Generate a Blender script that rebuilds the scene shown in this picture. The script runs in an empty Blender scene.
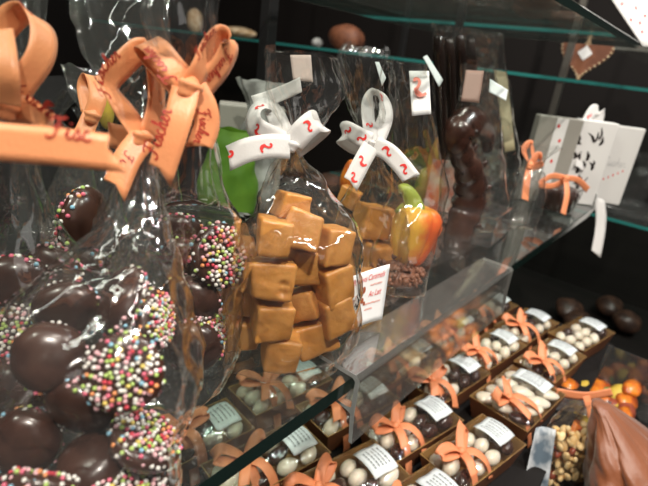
import bpy, bmesh, math, random
from mathutils import Vector, Matrix, Euler, noise
random.seed(7)
V = Vector
S = bpy.context.scene
COL = S.collection
PI = math.pi

# ------------------------------------------------------------------ camera model
F = 486.0
AX = V((0.63585895, -0.20940547, 0.74285445))   # world X in (right, down, forward)
AY = V((-0.76240227, -0.32020226, 0.56232846))
AZ = V((0.12010902, -0.92391551, -0.36325468))
RIGHT = V((AX.x, AY.x, AZ.x)); DOWN = V((AX.y, AY.y, AZ.y)); FWD = V((AX.z, AY.z, AZ.z))
CAM = V((-0.19820478, -0.11987587, 0.17))

def ray(u, v): return FWD + RIGHT * ((u - 324) / F) + DOWN * ((v - 243) / F)
def PD(u, v, d): return CAM + ray(u, v) * d
def PZ(u, v, z): r = ray(u, v); return CAM + r * ((z - CAM.z) / r.z)
def PY(u, v, y): r = ray(u, v); return CAM + r * ((y - CAM.y) / r.y)
def PX(u, v, x): r = ray(u, v); return CAM + r * ((x - CAM.x) / r.x)
def depth(p): return (p - CAM).dot(FWD)

# ------------------------------------------------------------------ materials
MATS = {}
def nt(name):
    m = bpy.data.materials.new(name); m.use_nodes = True
    t = m.node_tree; t.nodes.clear(); MATS[name] = m
    out = t.nodes.new('ShaderNodeOutputMaterial')
    return m, t, out
def N(t, kind, **kw):
    n = t.nodes.new(kind)
    for k, v in kw.items():
        if k in n.inputs: n.inputs[k].default_value = v
        else: setattr(n, k, v)
    return n
def coords(t, scale=1.0):
    tc = N(t, 'ShaderNodeTexCoord'); mp = N(t, 'ShaderNodeMapping')
    mp.inputs['Scale'].default_value = (scale,) * 3 if not isinstance(scale, tuple) else scale
    t.links.new(tc.outputs['Object'], mp.inputs['Vector'])
    return mp.outputs['Vector']
def pbr(name, col, rough=.5, metal=0, col2=None, nscale=40, bump=0, bscale=200, coat=0, sss=0, sheen=0, trans=0, spec=.5, lo=.4, hi=.6):
    m, t, out = nt(name)
    b = N(t, 'ShaderNodeBsdfPrincipled')
    b.inputs['Base Color'].default_value = (*col, 1); b.inputs['Roughness'].default_value = rough
    b.inputs['Metallic'].default_value = metal; b.inputs['Coat Weight'].default_value = coat
    b.inputs['Coat Roughness'].default_value = .12
    b.inputs['Specular IOR Level'].default_value = spec
    if sss:
        b.inputs['Subsurface Weight'].default_value = sss; b.inputs['Subsurface Radius'].default_value = (.006, .003, .001); b.inputs['Subsurface Scale'].default_value = 1
    if sheen: b.inputs['Sheen Weight'].default_value = sheen
    vec = coords(t)
    if col2:
        n = N(t, 'ShaderNodeTexNoise', Scale=nscale, Detail=5.0); t.links.new(vec, n.inputs['Vector'])
        r = N(t, 'ShaderNodeValToRGB'); r.color_ramp.elements[0].position = lo; r.color_ramp.elements[1].position = hi
        r.color_ramp.elements[0].color = (*col, 1); r.color_ramp.elements[1].color = (*col2, 1)
        t.links.new(n.outputs['Fac'], r.inputs['Fac']); t.links.new(r.outputs['Color'], b.inputs['Base Color'])
    if bump:
        n2 = N(t, 'ShaderNodeTexNoise', Scale=bscale, Detail=4.0); t.links.new(vec, n2.inputs['Vector'])
        bp = N(t, 'ShaderNodeBump', Strength=bump, Distance=.002); t.links.new(n2.outputs['Fac'], bp.inputs['Height'])
        t.links.new(bp.outputs['Normal'], b.inputs['Normal'])
    sh = b.outputs['BSDF']
    if trans:
        tr = N(t, 'ShaderNodeBsdfTranslucent'); tr.inputs['Color'].default_value = (*col, 1)
        mx = N(t, 'ShaderNodeMixShader'); mx.inputs[0].default_value = trans
        t.links.new(sh, mx.inputs[1]); t.links.new(tr.outputs[0], mx.inputs[2]); sh = mx.outputs[0]
    t.links.new(sh, out.inputs['Surface'])
    return m
def clear(name, tint=(1, 1, 1), rough=.1, ior=1.45, gain=1.3, base=.02, haze=.03, hazecol=(.8, .8, .8), bump=0, bscale=60, stretch=(1, 1, 1)):
    """thin clear film / glass: straight-through light plus Fresnel gloss"""
    m, t, out = nt(name)
    tr = N(t, 'ShaderNodeBsdfTransparent'); tr.inputs['Color'].default_value = (*tint, 1)
    gl = N(t, 'ShaderNodeBsdfGlossy'); gl.inputs['Roughness'].default_value = rough; gl.inputs['Color'].default_value = (1, 1, 1, 1)
    fr = N(t, 'ShaderNodeFresnel'); ge = N(t, 'ShaderNodeNewGeometry')   # same reflectance from either side of the film
    im = N(t, 'ShaderNodeMath', operation='MULTIPLY_ADD'); im.inputs[1].default_value = 1 / ior - ior; im.inputs[2].default_value = ior
    t.links.new(ge.outputs['Backfacing'], im.inputs[0]); t.links.new(im.outputs[0], fr.inputs['IOR'])
    ma = N(t, 'ShaderNodeMath', operation='MULTIPLY_ADD'); ma.inputs[1].default_value = gain; ma.inputs[2].default_value = base; ma.use_clamp = True
    t.links.new(fr.outputs[0], ma.inputs[0])
    if bump:
        vec = coords(t, stretch)
        n = N(t, 'ShaderNodeTexNoise', Scale=bscale, Detail=3.0, Distortion=1.2); t.links.new(vec, n.inputs['Vector'])
        vo = N(t, 'ShaderNodeTexVoronoi', feature='DISTANCE_TO_EDGE', Scale=bscale * .8); t.links.new(vec, vo.inputs['Vector'])
        ad = N(t, 'ShaderNodeMath', operation='MINIMUM'); t.links.new(vo.outputs['Distance'], ad.inputs[0]); ad.inputs[1].default_value = .12
        ad2 = N(t, 'ShaderNodeMath', operation='MULTIPLY_ADD'); t.links.new(ad.outputs[0], ad2.inputs[0]); ad2.inputs[1].default_value = .8; t.links.new(n.outputs['Fac'], ad2.inputs[2])
        bp = N(t, 'ShaderNodeBump', Strength=bump, Distance=.003); t.links.new(ad2.outputs[0], bp.inputs['Height'])
        t.links.new(bp.outputs['Normal'], gl.inputs['Normal']); t.links.new(bp.outputs['Normal'], fr.inputs['Normal'])
    df = N(t, 'ShaderNodeBsdfDiffuse'); df.inputs['Color'].default_value = (*hazecol, 1)
    m1 = N(t, 'ShaderNodeMixShader'); m1.inputs[0].default_value = haze
    t.links.new(tr.outputs[0], m1.inputs[1]); t.links.new(df.outputs[0], m1.inputs[2])
    m2 = N(t, 'ShaderNodeMixShader'); t.links.new(ma.outputs[0], m2.inputs[0])
    t.links.new(m1.outputs[0], m2.inputs[1]); t.links.new(gl.outputs[0], m2.inputs[2])
    t.links.new(m2.outputs[0], out.inputs['Surface'])
    return m

cello = clear('cellophane', (.99, .99, .98), rough=.06, gain=2.6, base=.022, haze=.014, bump=.45, bscale=24, stretch=(1, 1, .45))
film = clear('clear_film', (.985, .985, .98), rough=.08, gain=1.3, base=.01, haze=.01, bump=.35, bscale=60)
glass = clear('shelf_glass', (.90, .955, .93), rough=.01, ior=1.5, gain=1.1, base=0, haze=.01)
acrylic = clear('acrylic', (.86, .85, .83), rough=.06, ior=1.49, gain=1.5, base=.03, haze=.07, hazecol=(.6, .58, .55))
acrylic_cut = pbr('acrylic_cut_edge', (.33, .34, .33), .35, bump=.2)
glass_edge = pbr('glass_dark_edge', (.004, .016, .013), .12, coat=.6)
teal_edge = pbr('glass_teal_edge', (.03, .22, .20), .15, coat=.5)
clearbox = clear('clear_plastic', (.95, .95, .95), rough=.05, gain=1.2, haze=.02)
orange = pbr('orange_satin', (.92, .37, .16), .36, sheen=.15, trans=.15, bump=.12, bscale=900)
orange_dim = pbr('orange_ribbon', (.86, .31, .14), .5, trans=.15)
whiteribbon = pbr('white_ribbon', (.82, .80, .78), .5, trans=.25, bump=.08, bscale=900)
red = pbr('red_print', (.70, .03, .025), .5)
darkred = pbr('dark_red_print', (.42, .035, .02), .5)
pinkprint = pbr('pale_red_print', (.72, .22, .16), .6)
greyprint = pbr('grey_print', (.22, .23, .24), .6)
brownprint = pbr('brown_print', (.32, .08, .03), .6)
paper = pbr('white_paper', (.80, .80, .79), .55)
paper_cool = pbr('white_sticker', (.72, .77, .78), .4)
caramel = pbr('caramel', (.52, .225, .050), .40, col2=(.60, .28, .075), nscale=70, bump=.3, bscale=260, coat=.08, sss=.22)
choc = pbr('dark_chocolate', (.040, .016, .011), .27, col2=(.060, .026, .018), nscale=80, bump=.08, bscale=120, coat=.15)
choc_mid = pbr('milk_chocolate', (.15, .055, .028), .45, col2=(.24, .10, .055), nscale=70, bump=.2, bscale=200)
choc_black = pbr('black_chocolate', (.02, .011, .009), .2, coat=.4)
whitechoc = pbr('white_glazed_almond', (.74, .66, .52), .3, col2=(.80, .74, .62), nscale=90, coat=.35, sss=.1)
darkalmond = pbr('dark_glazed_almond', (.035, .014, .010), .25, col2=(.06, .025, .018), nscale=90, coat=.4)
tray_m = pbr('bronze_card', (.40, .23, .07), .40, metal=.35, col2=(.28, .15, .05), nscale=25)
tray_out = pbr('brown_card', (.20, .075, .03), .5, col2=(.15, .055, .025), nscale=25)
dark_wood = pbr('dark_shopfitting', (.008, .0062, .0055), .7, spec=.2)
black_metal = pbr('dark_metal', (.022, .022, .022), .4, metal=.5)
grey_metal = pbr('grey_metal', (.16, .15, .13), .35, metal=.7)
floor_m = pbr('dark_floor', (.02, .017, .014), .5, col2=(.03, .025, .02), nscale=8)
greenbag = pbr('green_organza', (.08, .20, .01), .6, col2=(.13, .28, .02), nscale=30, trans=.25)
yellow_m = pbr('yellow_sugar', (.55, .38, .05), .5)
satin = pbr('brown_satin', (.15, .042, .013), .42, col2=(.22, .065, .02), nscale=14, sheen=.4, bump=.1, bscale=300)
goldback = pbr('gold_card', (.5, .28, .06), .4, metal=.4)
nutm = pbr('toasted_nut', (.72, .45, .17), .5, col2=(.86, .66, .36), nscale=150, bump=.5, bscale=200, lo=.35, hi=.65)
peel = pbr('candied_orange', (.70, .21, .02), .3, col2=(.38, .07, .015), nscale=60, coat=.4, sss=.2)
greenpeel = pbr('candied_green', (.13, .22, .05), .35, coat=.3)
redpeel = pbr('candied_red', (.28, .06, .03), .35, coat=.3)
bread = pbr('pale_biscuit', (.62, .50, .33), .7, col2=(.42, .27, .13), nscale=60)
ginger = pbr('gingerbread', (.15, .052, .025), .6, col2=(.22, .08, .036), nscale=40, bump=.3)
greybox = pbr('taupe_box', (.30, .285, .25), .5)
BEADS = [pbr('bead_' + n, c, .35) for n, c in (('white', (.88, .85, .80)), ('pink', (.80, .16, .25)), ('red', (.66, .05, .08)), ('green', (.48, .66, .18)), ('yellow', (.85, .66, .16)), ('blue', (.30, .58, .75)), ('rose', (.84, .48, .52)), ('orange', (.82, .32, .12)))]

def gradient_marzipan():
    """marzipan sprayed red on one flank and green at the stalk: the sweet's own colours"""
    m, t, out = nt('painted_marzipan')
    b = N(t, 'ShaderNodeBsdfPrincipled'); b.inputs['Roughness'].default_value = .38
    b.inputs['Subsurface Weight'].default_value = .2; b.inputs['Subsurface Radius'].default_value = (.004, .002, .001); b.inputs['Subsurface Scale'].default_value = 1
    tc = N(t, 'ShaderNodeTexCoord'); sx = N(t, 'ShaderNodeSeparateXYZ'); t.links.new(tc.outputs['Object'], sx.inputs[0])
    n = N(t, 'ShaderNodeTexNoise', Scale=90.0); t.links.new(tc.outputs['Object'], n.inputs['Vector'])
    a = N(t, 'ShaderNodeMath', operation='MULTIPLY_ADD'); a.inputs[1].default_value = 42; t.links.new(sx.outputs[0], a.inputs[0]); t.links.new(n.outputs['Fac'], a.inputs[2])
    r = N(t, 'ShaderNodeValToRGB'); e = r.color_ramp.elements
    e[0].position = .25; e[0].color = (.80, .45, .05, 1); e[1].position = .85; e[1].color = (.75, .13, .02, 1)
    t.links.new(a.outputs[0], r.inputs[0])
    c = N(t, 'ShaderNodeMath', operation='MULTIPLY_ADD'); c.inputs[1].default_value = 110; c.inputs[2].default_value = -2.1; c.use_clamp = True; t.links.new(sx.outputs[2], c.inputs[0])
    mx = N(t, 'ShaderNodeMixRGB'); mx.inputs[2].default_value = (.45, .50, .05, 1)
    t.links.new(c.outputs[0], mx.inputs[0]); t.links.new(r.outputs[0], mx.inputs[1]); t.links.new(mx.outputs[0], b.inputs['Base Color'])
    t.links.new(b.outputs[0], out.inputs['Surface'])
    return m
marz = gradient_marzipan()

# ------------------------------------------------------------------ object helpers
def link(name, bm, mats, parent=None, smooth=True, loc=None):
    me = bpy.data.meshes.new(name)
    if smooth:
        for f in bm.faces: f.smooth = True
    bm.to_mesh(me); bm.free()
    for m in (mats if isinstance(mats, (list, tuple)) else [mats]): me.materials.append(m)
    o = bpy.data.objects.new(name, me); COL.objects.link(o)
    if parent: o.parent = parent
    if loc is not None: o.location = loc
    return o
def tag(o, label, cat, group=None, kind=None):
    o['label'] = label
    if cat: o['category'] = cat
    if group: o['group'] = group
    if kind: o['kind'] = kind
    return o
def empty(name, loc=(0, 0, 0), rot=(0, 0, 0)):
    o = bpy.data.objects.new(name, None); COL.objects.link(o); o.location = loc; o.rotation_euler = rot; o.empty_display_size = .01
    return o
def copy_tree(o, parent=None):
    c = o.copy(); COL.objects.link(c); c.parent = parent
    for ch in o.children: copy_tree(ch, c)
    return c
def add_box(bm, c, s, rot=None, mi=0):
    r = bmesh.ops.create_cube(bm, size=1)
    M = Matrix.Translation(V(c)) @ (rot.to_matrix().to_4x4() if rot else Matrix()) @ Matrix.Diagonal((*s, 1))
    bmesh.ops.transform(bm, matrix=M, verts=r['verts'])
    fs = set(f for v in r['verts'] for f in v.link_faces)
    for f in fs: f.material_index = mi
    return r['verts']
def bevel(o, w, seg=2):
    md = o.modifiers.new('bevel', 'BEVEL'); md.width = w; md.segments = seg; md.limit_method = 'ANGLE'
    return o
def box(name, c, s, mat, parent=None, bw=0, rot=None, smooth=False):
    bm = bmesh.new(); add_box(bm, (0, 0, 0), s)
    o = link(name, bm, mat, parent, smooth, c)
    if rot: o.rotation_euler = rot
    if bw: bevel(o, bw)
    return o
def struct(o): o['kind'] = 'structure'; return o
def basis(axis, hint=V((0, 0, 1))):
    z = axis.normalized(); x = hint.cross(z)
    if x.length < 1e-4: x = V((1, 0, 0))
    x.normalize(); y = z.cross(x)
    return Matrix((x, y, z)).transposed()
def lathe(bm, prof, n=24, mi=0, wob=None):
    rings = []
    for r, z in prof:
        if r < 1e-6: rings.append([bm.verts.new((0, 0, z))]); continue
        ring = []
        for i in range(n):
            a = 2 * PI * i / n; k = wob(a, z) if wob else 1
            ring.append(bm.verts.new((r * k * math.cos(a), r * k * math.sin(a), z)))
        rings.append(ring)
    for A, B in zip(rings, rings[1:]):
        for i in range(n):
            j = (i + 1) % n
            q = [A[i % len(A)], A[j % len(A)], B[j % len(B)], B[i % len(B)]]
            q = list(dict.fromkeys(q))
            if len(q) > 2: bm.faces.new(q).material_index = mi
def ico(bm, c, r, sub=1, mi=0, sc=(1, 1, 1), rot=None):
    x = bmesh.ops.create_icosphere(bm, subdivisions=sub, radius=1)
    M = Matrix.Translation(V(c)) @ (rot.to_matrix().to_4x4() if rot else Matrix()) @ Matrix.Diagonal((r * sc[0], r * sc[1], r * sc[2], 1))
    bmesh.ops.transform(bm, matrix=M, verts=x['verts'])
    for f in set(f for v in x['verts'] for f in v.link_faces): f.material_index = mi
    return x['verts']
def cr(pts, n):
    """Catmull-Rom resample of tuples/vectors of any length"""
    P = [list(p) for p in pts]; P = [[2 * a - b for a, b in zip(P[0], P[1])]] + P + [[2 * a - b for a, b in zip(P[-1], P[-2])]]
    out = []; m = len(P) - 3
    for k in range(n + 1):
        t = k / n * m; i = min(int(t), m - 1); t -= i
        a, b, c, d = P[i:i + 4]
        out.append([.5 * (2 * q + (r - p) * t + (2 * p - 5 * q + 4 * r - s) * t * t + (3 * q - p - 3 * r + s) * t ** 3) for p, q, r, s in zip(a, b, c, d)])
    return out
def tube(bm, pts, rads, n=10, mi=0, flat=1.0, hint=V((0, 0, 1))):
    rings = []
    for i, p in enumerate(pts):
        p = V(p); d = V(pts[min(i + 1, len(pts) - 1)]) - V(pts[max(i - 1, 0)])
        B = basis(d, hint)
        rr = rads[i] if isinstance(rads, (list, tuple)) else rads
        rings.append([bm.verts.new(p + B @ V((rr * math.cos(2 * PI * k / n), rr * flat * math.sin(2 * PI * k / n), 0))) for k in range(n)])
    for A, B_ in zip(rings, rings[1:]):
        for k in range(n): bm.faces.new((A[k], A[(k + 1) % n], B_[(k + 1) % n], B_[k])).material_index = mi
    bm.faces.new(rings[0][::-1]); bm.faces.new(rings[-1])

# ------------------------------------------------------------------ ribbons and their print
class Strip:
    """a ribbon: frames along its length (point, across-vector, normal)"""
    def __init__(s, ctrl, width, n=40):
        # ctrl: (x,y,z, wx,wy,wz)
        pts = cr(ctrl, n); s.P = [V(p[:3]) for p in pts]; s.W = [V(p[3:6]).normalized() for p in pts]
        s.w = width; s.L = [0]
        for a, b in zip(s.P, s.P[1:]): s.L.append(s.L[-1] + (b - a).length)
        s.N = []
        for i in range(len(s.P)):
            d = (s.P[min(i + 1, n)] - s.P[max(i - 1, 0)]).normalized()
            W = (s.W[i] - d * s.W[i].dot(d))
            s.W[i] = W.normalized() if W.length > 1e-4 else s.W[i]
            s.N.append(d.cross(s.W[i]).normalized())
    def at(s, l, y, off=0):
        l = max(0, min(s.L[-1], l)); i = 0
        while i < len(s.L) - 2 and s.L[i + 1] < l: i += 1
        t = (l - s.L[i]) / max(1e-9, s.L[i + 1] - s.L[i])
        return s.P[i].lerp(s.P[i + 1], t) + s.W[i].lerp(s.W[i + 1], t) * y + s.N[i].lerp(s.N[i + 1], t) * off
    def mesh(s, bm, taper=None, cut=0, mi=0):
        rows = []; m = 4
        for i, p in enumerate(s.P):
            k = taper(i / (len(s.P) - 1)) if taper else 1
            row = []
            for j in range(m + 1):
                y = (j / m - .5) * s.w * k; q = p + s.W[i] * y
                if cut and i == len(s.P) - 1: q += (s.P[-1] - s.P[-2]).normalized() * (cut * (j / m - .5) * s.w)
                row.append(bm.verts.new(q))
            rows.append(row)
        for a, b in zip(rows, rows[1:]):
            for j in range(m): bm.faces.new((a[j], a[j + 1], b[j + 1], b[j])).material_index = mi
    def stroke(s, bm, pts, w, l0, y0, sc, flip=1, rot=0, side=0, mi=0):
        """print a stroke (2D points) at l0,y0; on the side turned to the street side of the shelf"""
        q = cr(pts, max(4, 5 * (len(pts) - 1))) if len(pts) > 2 else [list(pts[0]), list(pts[1])]
        c, sn = math.cos(rot), math.sin(rot)
        q = [(c * a - sn * b, sn * a + c * b) for a, b in q]
        sd = side or s.side(l0)
        vs = []
        for i in range(len(q)):
            a = q[max(0, i - 1)]; b = q[min(len(q) - 1, i + 1)]
            dx, dy = b[0] - a[0], b[1] - a[1]; h = math.hypot(dx, dy) or 1
            px, py = -dy / h * w, dx / h * w
            r = []
            for sg in (-1, 1):
                x, y = (q[i][0] + sg * px) * sc, (q[i][1] + sg * py) * sc
                r.append(bm.verts.new(s.at(l0 + x * flip, y0 + y * flip * sd, .00045 * sd)))
            vs.append(r)
        for a, b in zip(vs, vs[1:]): bm.faces.new((a[0], a[1], b[1], b[0])).material_index = mi
    def side(s, l):
        p = s.at(l, 0); n = s.at(l, 0, 1) - p
        return 1 if n.dot(CAM - p) > 0 else -1
FISCHER = [[(.2, 1.7), (.6, 2.0), (1.3, 1.95), (1.6, 2.1)], [(1.0, 1.9), (.8, 1.0), (.5, .2), (0, 0), (-.2, .3)], [(.45, 1.1), (1.2, 1.2)],
           [(1.5, .3), (1.8, 1.0), (1.7, .3), (1.9, .05), (2.2, .3)], [(1.95, 1.45), (2.03, 1.55)],
           [(2.2, .3), (2.6, 1.0), (2.75, .5), (2.6, .05), (2.3, .15)], [(2.6, .05), (3.0, .3)],
           [(3.6, .85), (3.35, 1.0), (3.1, .6), (3.2, .1), (3.5, .05), (3.8, .3)],
           [(3.8, .3), (4.3, 1.6), (4.25, 2.0), (4.1, 1.7), (3.95, 0)], [(4.0, .6), (4.35, 1.0), (4.5, .8), (4.4, .1), (4.6, .05), (4.9, .35)],
           [(4.9, .35), (5.3, .7), (5.25, 1.0), (5.0, .8), (5.0, .2), (5.3, .0), (5.6, .3)],
           [(5.6, .3), (5.85, 1.05), (5.9, .85), (6.15, .95), (6.1, .4), (6.2, .05), (6.5, .2)]]
# little seahorse print: head with snout, belly, curled tail
SEAHORSE = [([(-.9, .75), (-.45, .95), (0, 1.0), (.35, .7), (.3, .2), (.05, -.2), (-.05, -.6), (.15, -1.0), (.5, -1.0), (.55, -.7)], .2), ([(-.2, 1.0), (.3, .5), (.35, .1)], .3)]

def screen_strip(pts, width, n=36):
    """ribbon run given by sightings (u, v, depth, across-u, across-v, across-depth)"""
    c = []
    for u, v, d, wu, wv, wd in pts:
        c.append((*PD(u, v, d), *(RIGHT * wu + DOWN * wv + FWD * wd)))
    return Strip(c, width, n)
def bow(name, runs, width, mat, parent, marks=None, markmat=None, knot=None, knotr=.006):
    """runs: dict piece name -> (points, cut). Each run is a part of the bow."""
    root = None
    strips = []
    rb = None
    for pts, cut in runs:
        bm = bmesh.new()
        s = screen_strip(pts, width); strips.append(s); s.mesh(bm, cut=cut)
        ob_ = link(name if rb is None else ('ribbon_tail' if cut else 'ribbon_loop'), bm, mat, rb or parent); md = ob_.modifiers.new('thick', 'SOLIDIFY'); md.thickness = .00035; md.offset = 0
        rb = rb or ob_
    if knot:
        u, v, d = knot; bm = bmesh.new()
        ico(bm, (0, 0, 0), knotr, 3, sc=(1.15, .8, 1.0))
        for w in bm.verts: w.co *= 1 + .16 * math.sin(w.co.z * 1400 + w.co.x * 500)
        k = link('ribbon_knot', bm, mat, rb, True, PD(u, v, d))
    if marks:
        bm = bmesh.new(); marks(strips, bm)
        m = link('ribbon_print', bm, markmat, rb, False); m['label'] = 'red print on the ribbon'
    return rb
def fischer(bm, s, l0, y0, sc, flip=1, w=.105, start=0, end=99):
    for st in FISCHER[start:end]: s.stroke(bm, st, w, l0, y0, sc, flip)
def horse(bm, s, l0, y0, sc, rot=0, flip=1):
    for st, w in SEAHORSE: s.stroke(bm, st, w, l0, y0, sc, flip, rot)

# ------------------------------------------------------------------ cellophane bags
def cello_bag(name, rings, parent, seed=0, n=132, m=100, crumple=.0016, pleat=.25, mat=None, base=True):
    """rings: (x,y,z, a, b, angle deg, squareness) from the base up"""
    R = cr(rings, m); bm = bmesh.new(); rows = []
    for k, (x, y, z, a, b, ang, sq) in enumerate(R):
        a = max(a, .0012); b = max(b, .0008); an = math.radians(ang); row = []
        thin = min(1, (a * b) / .0003)
        z0 = max(z, rings[0][2])
        for i in range(n):
            t = 2 * PI * i / n; c, s = math.cos(t), math.sin(t); e = 2 / sq
            px = a * math.copysign(abs(c) ** e, c); py = b * math.copysign(abs(s) ** e, s)
            pl = 1 + pleat * (1 - thin) * math.sin(t * 9 + seed + 3 * math.sin(k * .08)) * .6
            p = V((x + math.cos(an) * px * pl - math.sin(an) * py * pl, y + math.sin(an) * px * pl + math.cos(an) * py * pl, z0))
            q = p * 55 + V((seed * 3.1, 0, 0))
            nv = noise.noise(q)
            vd = noise.voronoi(V((p.x * 62, p.y * 62, p.z * 40)) + V((seed * 2.3, 0, 0)))[0]; rg = 1.6 * (vd[1] - vd[0]) - .5 + .6 * (1 - abs(noise.noise(q * 1.9 + V((9, 2, 4)))) * 3)
            amp = crumple * (.3 + .7 * min(1, k / 8))
            d = V((px, py, 0)); d = V((math.cos(an) * d.x - math.sin(an) * d.y, math.sin(an) * d.x + math.cos(an) * d.y, 0))
            if d.length > 1e-6: p += d.normalized() * (amp * (nv * 1.6 + rg * .5) * min(1, (a + b) / .02))
            if k == m: p.z += .004 * noise.noise(V((t * 1.5, seed, 1)))
            p.z = max(p.z, rings[0][2])
            row.append(bm.verts.new(p))
        rows.append(row)
    for A, B in zip(rows, rows[1:]):
        for i in range(n): bm.faces.new((A[i], A[(i + 1) % n], B[(i + 1) % n], B[i]))
    if base: bm.faces.new(rows[0][::-1])
    return link(name, bm, mat or cello, parent)
def rg(u, v, y, hp, b, ang=-50, sq=2.4, z=None):
    p = PY(u, v, y)
    if z is not None: p = PZ(u, v, z)
    return (p.x, p.y, p.z, hp * depth(p) / F, b, ang, sq)

FH = V((FWD.x, FWD.y, 0)).normalized(); RH = V((FH.y, -FH.x, 0))
def fit(rings, items, neck, pad=.0015):
    """make the film pass outside everything it holds: widen and centre the rings below the neck height"""
    out = []
    for x, y, z, a, b, ang, sq in rings:
        near = [(p, r) for p, r in items if abs(p.z - z) < r + .010]
        if z < neck and near:
            f0 = min(p.dot(FH) - r for p, r in near) - pad; f1 = max(p.dot(FH) + r for p, r in near) + pad
            l0 = min(p.dot(RH) - r for p, r in near) - pad; l1 = max(p.dot(RH) + r for p, r in near) + pad
            c = V((x, y, 0)); cf, cl = c.dot(FH), c.dot(RH)
            f0 = min(f0, cf - b * .6); f1 = max(f1, cf + b * .3)
            nf, nb = (f0 + f1) / 2, (f1 - f0) / 2; nl, na = (l0 + l1) / 2, (l1 - l0) / 2
            q = FH * nf + RH * nl; out.append((q.x, q.y, z, max(na, .02), max(nb, .018), -50, max(sq, 2.9)))
        else: out.append((x, y, z, a, b, -50, sq))
    return out
def held(group, r0):
    return [(o.location.copy(), r0 * max(o.scale)) for o in bpy.data.objects if o.get('group') == group]
# ================================================================== SETTING
EYE = FWD
floor = box('floor', (.9, .9, -1.05), (5.5, 5.5, .1), floor_m); struct(floor)
struct(box('wall_back', (.9, 3.0, .35), (5.5, .08, 2.8), dark_wood))
struct(box('wall_right', (3.0, .9, .35), (.08, 5.5, 2.8), dark_wood))
# counter body under the tray deck
struct(box('trim_1', (.14, .14, -.60), (.90, .44, .80), dark_wood, bw=.003)).name = 'trim_1'

# glass display shelf
hazed = clear('hazed_glass', (.88, .92, .90), rough=.03, ior=1.5, gain=1.1, base=0, haze=.09, hazecol=(.75, .74, .66))  # grey underside reflection put in as diffuse haze, along with some dust
def glass_slab(name, c, s, edge, label, cat='shelf', group=None, gl=None):
    bm = bmesh.new(); vs = add_box(bm, (0, 0, 0), s)
    for f in bm.faces:
        if abs(f.normal.z) < .5 and (edge is not teal_edge or f.normal.x < -.5): f.material_index = 1
    o = link(name, bm, [gl or glass, edge], None, False, c); bevel(o, .0008, 1)
    return tag(o, label, cat, group)
SH_T = .011
glass_slab('glass_shelf', (.22, .165, -SH_T / 2), (1.12, .33, SH_T), glass_edge, 'clear glass shelf with dark green edge under the wrapped sweets')
glass_slab('glass_shelf', (.157, .175, .225 + .004), (.91, .33, .008), glass_edge, 'upper glass shelf above the tall cellophane bags', gl=hazed)

# acrylic price rail clipped on the front edge
def price_rail():
    L = .2500; x0 = 0.0015
    pts = [(.024, .0), (.024, .0026), (-.0005, .0026), (-.0040, .0), (-.0042, -.0135), (-.0040, -.0200), (-.0046, -.0455), (-.0071, -.0470), (-.0076, -.0440),
           (-.0069, -.020), (-.0072, .001), (-.0030, .0056), (.026, .0048), (.026, .0)]
    # profile (y,z): plate on the glass, drop flange
    prof = [(.024, .0006), (-.0012, .0006), (-.0034, -.0010), (-.0036, -.0190), (-.0006, -.0200), (.010, -.0195), (.010, -.0170 - .004), (-.001, -.0225), (-.0036, -.0235), (-.0060, -.0432), (-.0084, -.0430),
            (-.0066, -.0215), (-.0064, .0012), (-.0036, .0034), (.024, .0030)]
    bm = bmesh.new(); a = [bm.verts.new((x0, y, z)) for y, z in prof]; b = [bm.verts.new((x0 + L, y, z)) for y, z in prof]
    n = len(prof)
    for i in range(n): bm.faces.new((a[i], a[(i + 1) % n], b[(i + 1) % n], b[i])).material_index = 0
    bm.faces.new(a[::-1]).material_index = 1; bm.faces.new(b).material_index = 1
    bmesh.ops.recalc_face_normals(bm, faces=bm.faces)
    o = link('price_rail', bm, [acrylic, acrylic_cut], None, False)
    tag(o, 'clear grey acrylic price rail clipped on the glass shelf edge', 'price rail')
price_rail()

# posts behind the shelf
def post(u, v, y, w, name, mat):
    p = PY(u, v, y)
    return struct(box(name, (p.x, p.y, .05), (w, w, .9), mat, bw=.001))
post(266, 60, .37, .016, 'trim_2', black_metal)
post(452, 60, .37, .014, 'trim_3', black_metal)

# ================================================================== SWEETS: chocolate discs with nonpareils
def make_disc():
    R = .0145
    root_bm = bmesh.new()
    prof = [(0, -.0065), (R * .35, -.0063), (R * .65, -.0052), (R * .86, -.0032), (R * .97, -.0005), (R, .0018), (R * .97, .0034), (R * .88, .0044), (R * .5, .0050), (0, .0052)]
    lathe(root_bm, prof, 36, wob=lambda a, z: 1 + .025 * math.sin(3 * a + 1) + .012 * math.sin(7 * a))
    o = link('chocolate_disc', root_bm, choc)
    bm = bmesh.new(); n = 150
    for i in range(n):
        r = R * .99 * math.sqrt((i + .5) / n); a = i * 2.39996 + random.uniform(-.12, .12); r += random.uniform(-.0005, .0005)
        z = .0052 + .0003 - (.0010 if r > R * .82 else 0) - (.0022 if r > R * .93 else 0)
        ico(bm, (r * math.cos(a), r * math.sin(a), z + random.uniform(-.0001, .0003)), random.uniform(.00088, .00106), 1, random.choices(range(8), (9, 4, 2, 4, 2.5, 1.8, 5, 1.5))[0])
    for i in range(14):
        a = random.uniform(0, 2 * PI); ico(bm, (R * 1.0 * math.cos(a), R * 1.0 * math.sin(a), random.uniform(-.001, .003)), .0010, 1, random.randrange(8))
    s = link('nonpareils', bm, BEADS, o); s['kind'] = 'stuff'; s['label'] = 'multicoloured sugar nonpareils on the chocolate'
    return o
disc0 = make_disc(); used = [False]
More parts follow.
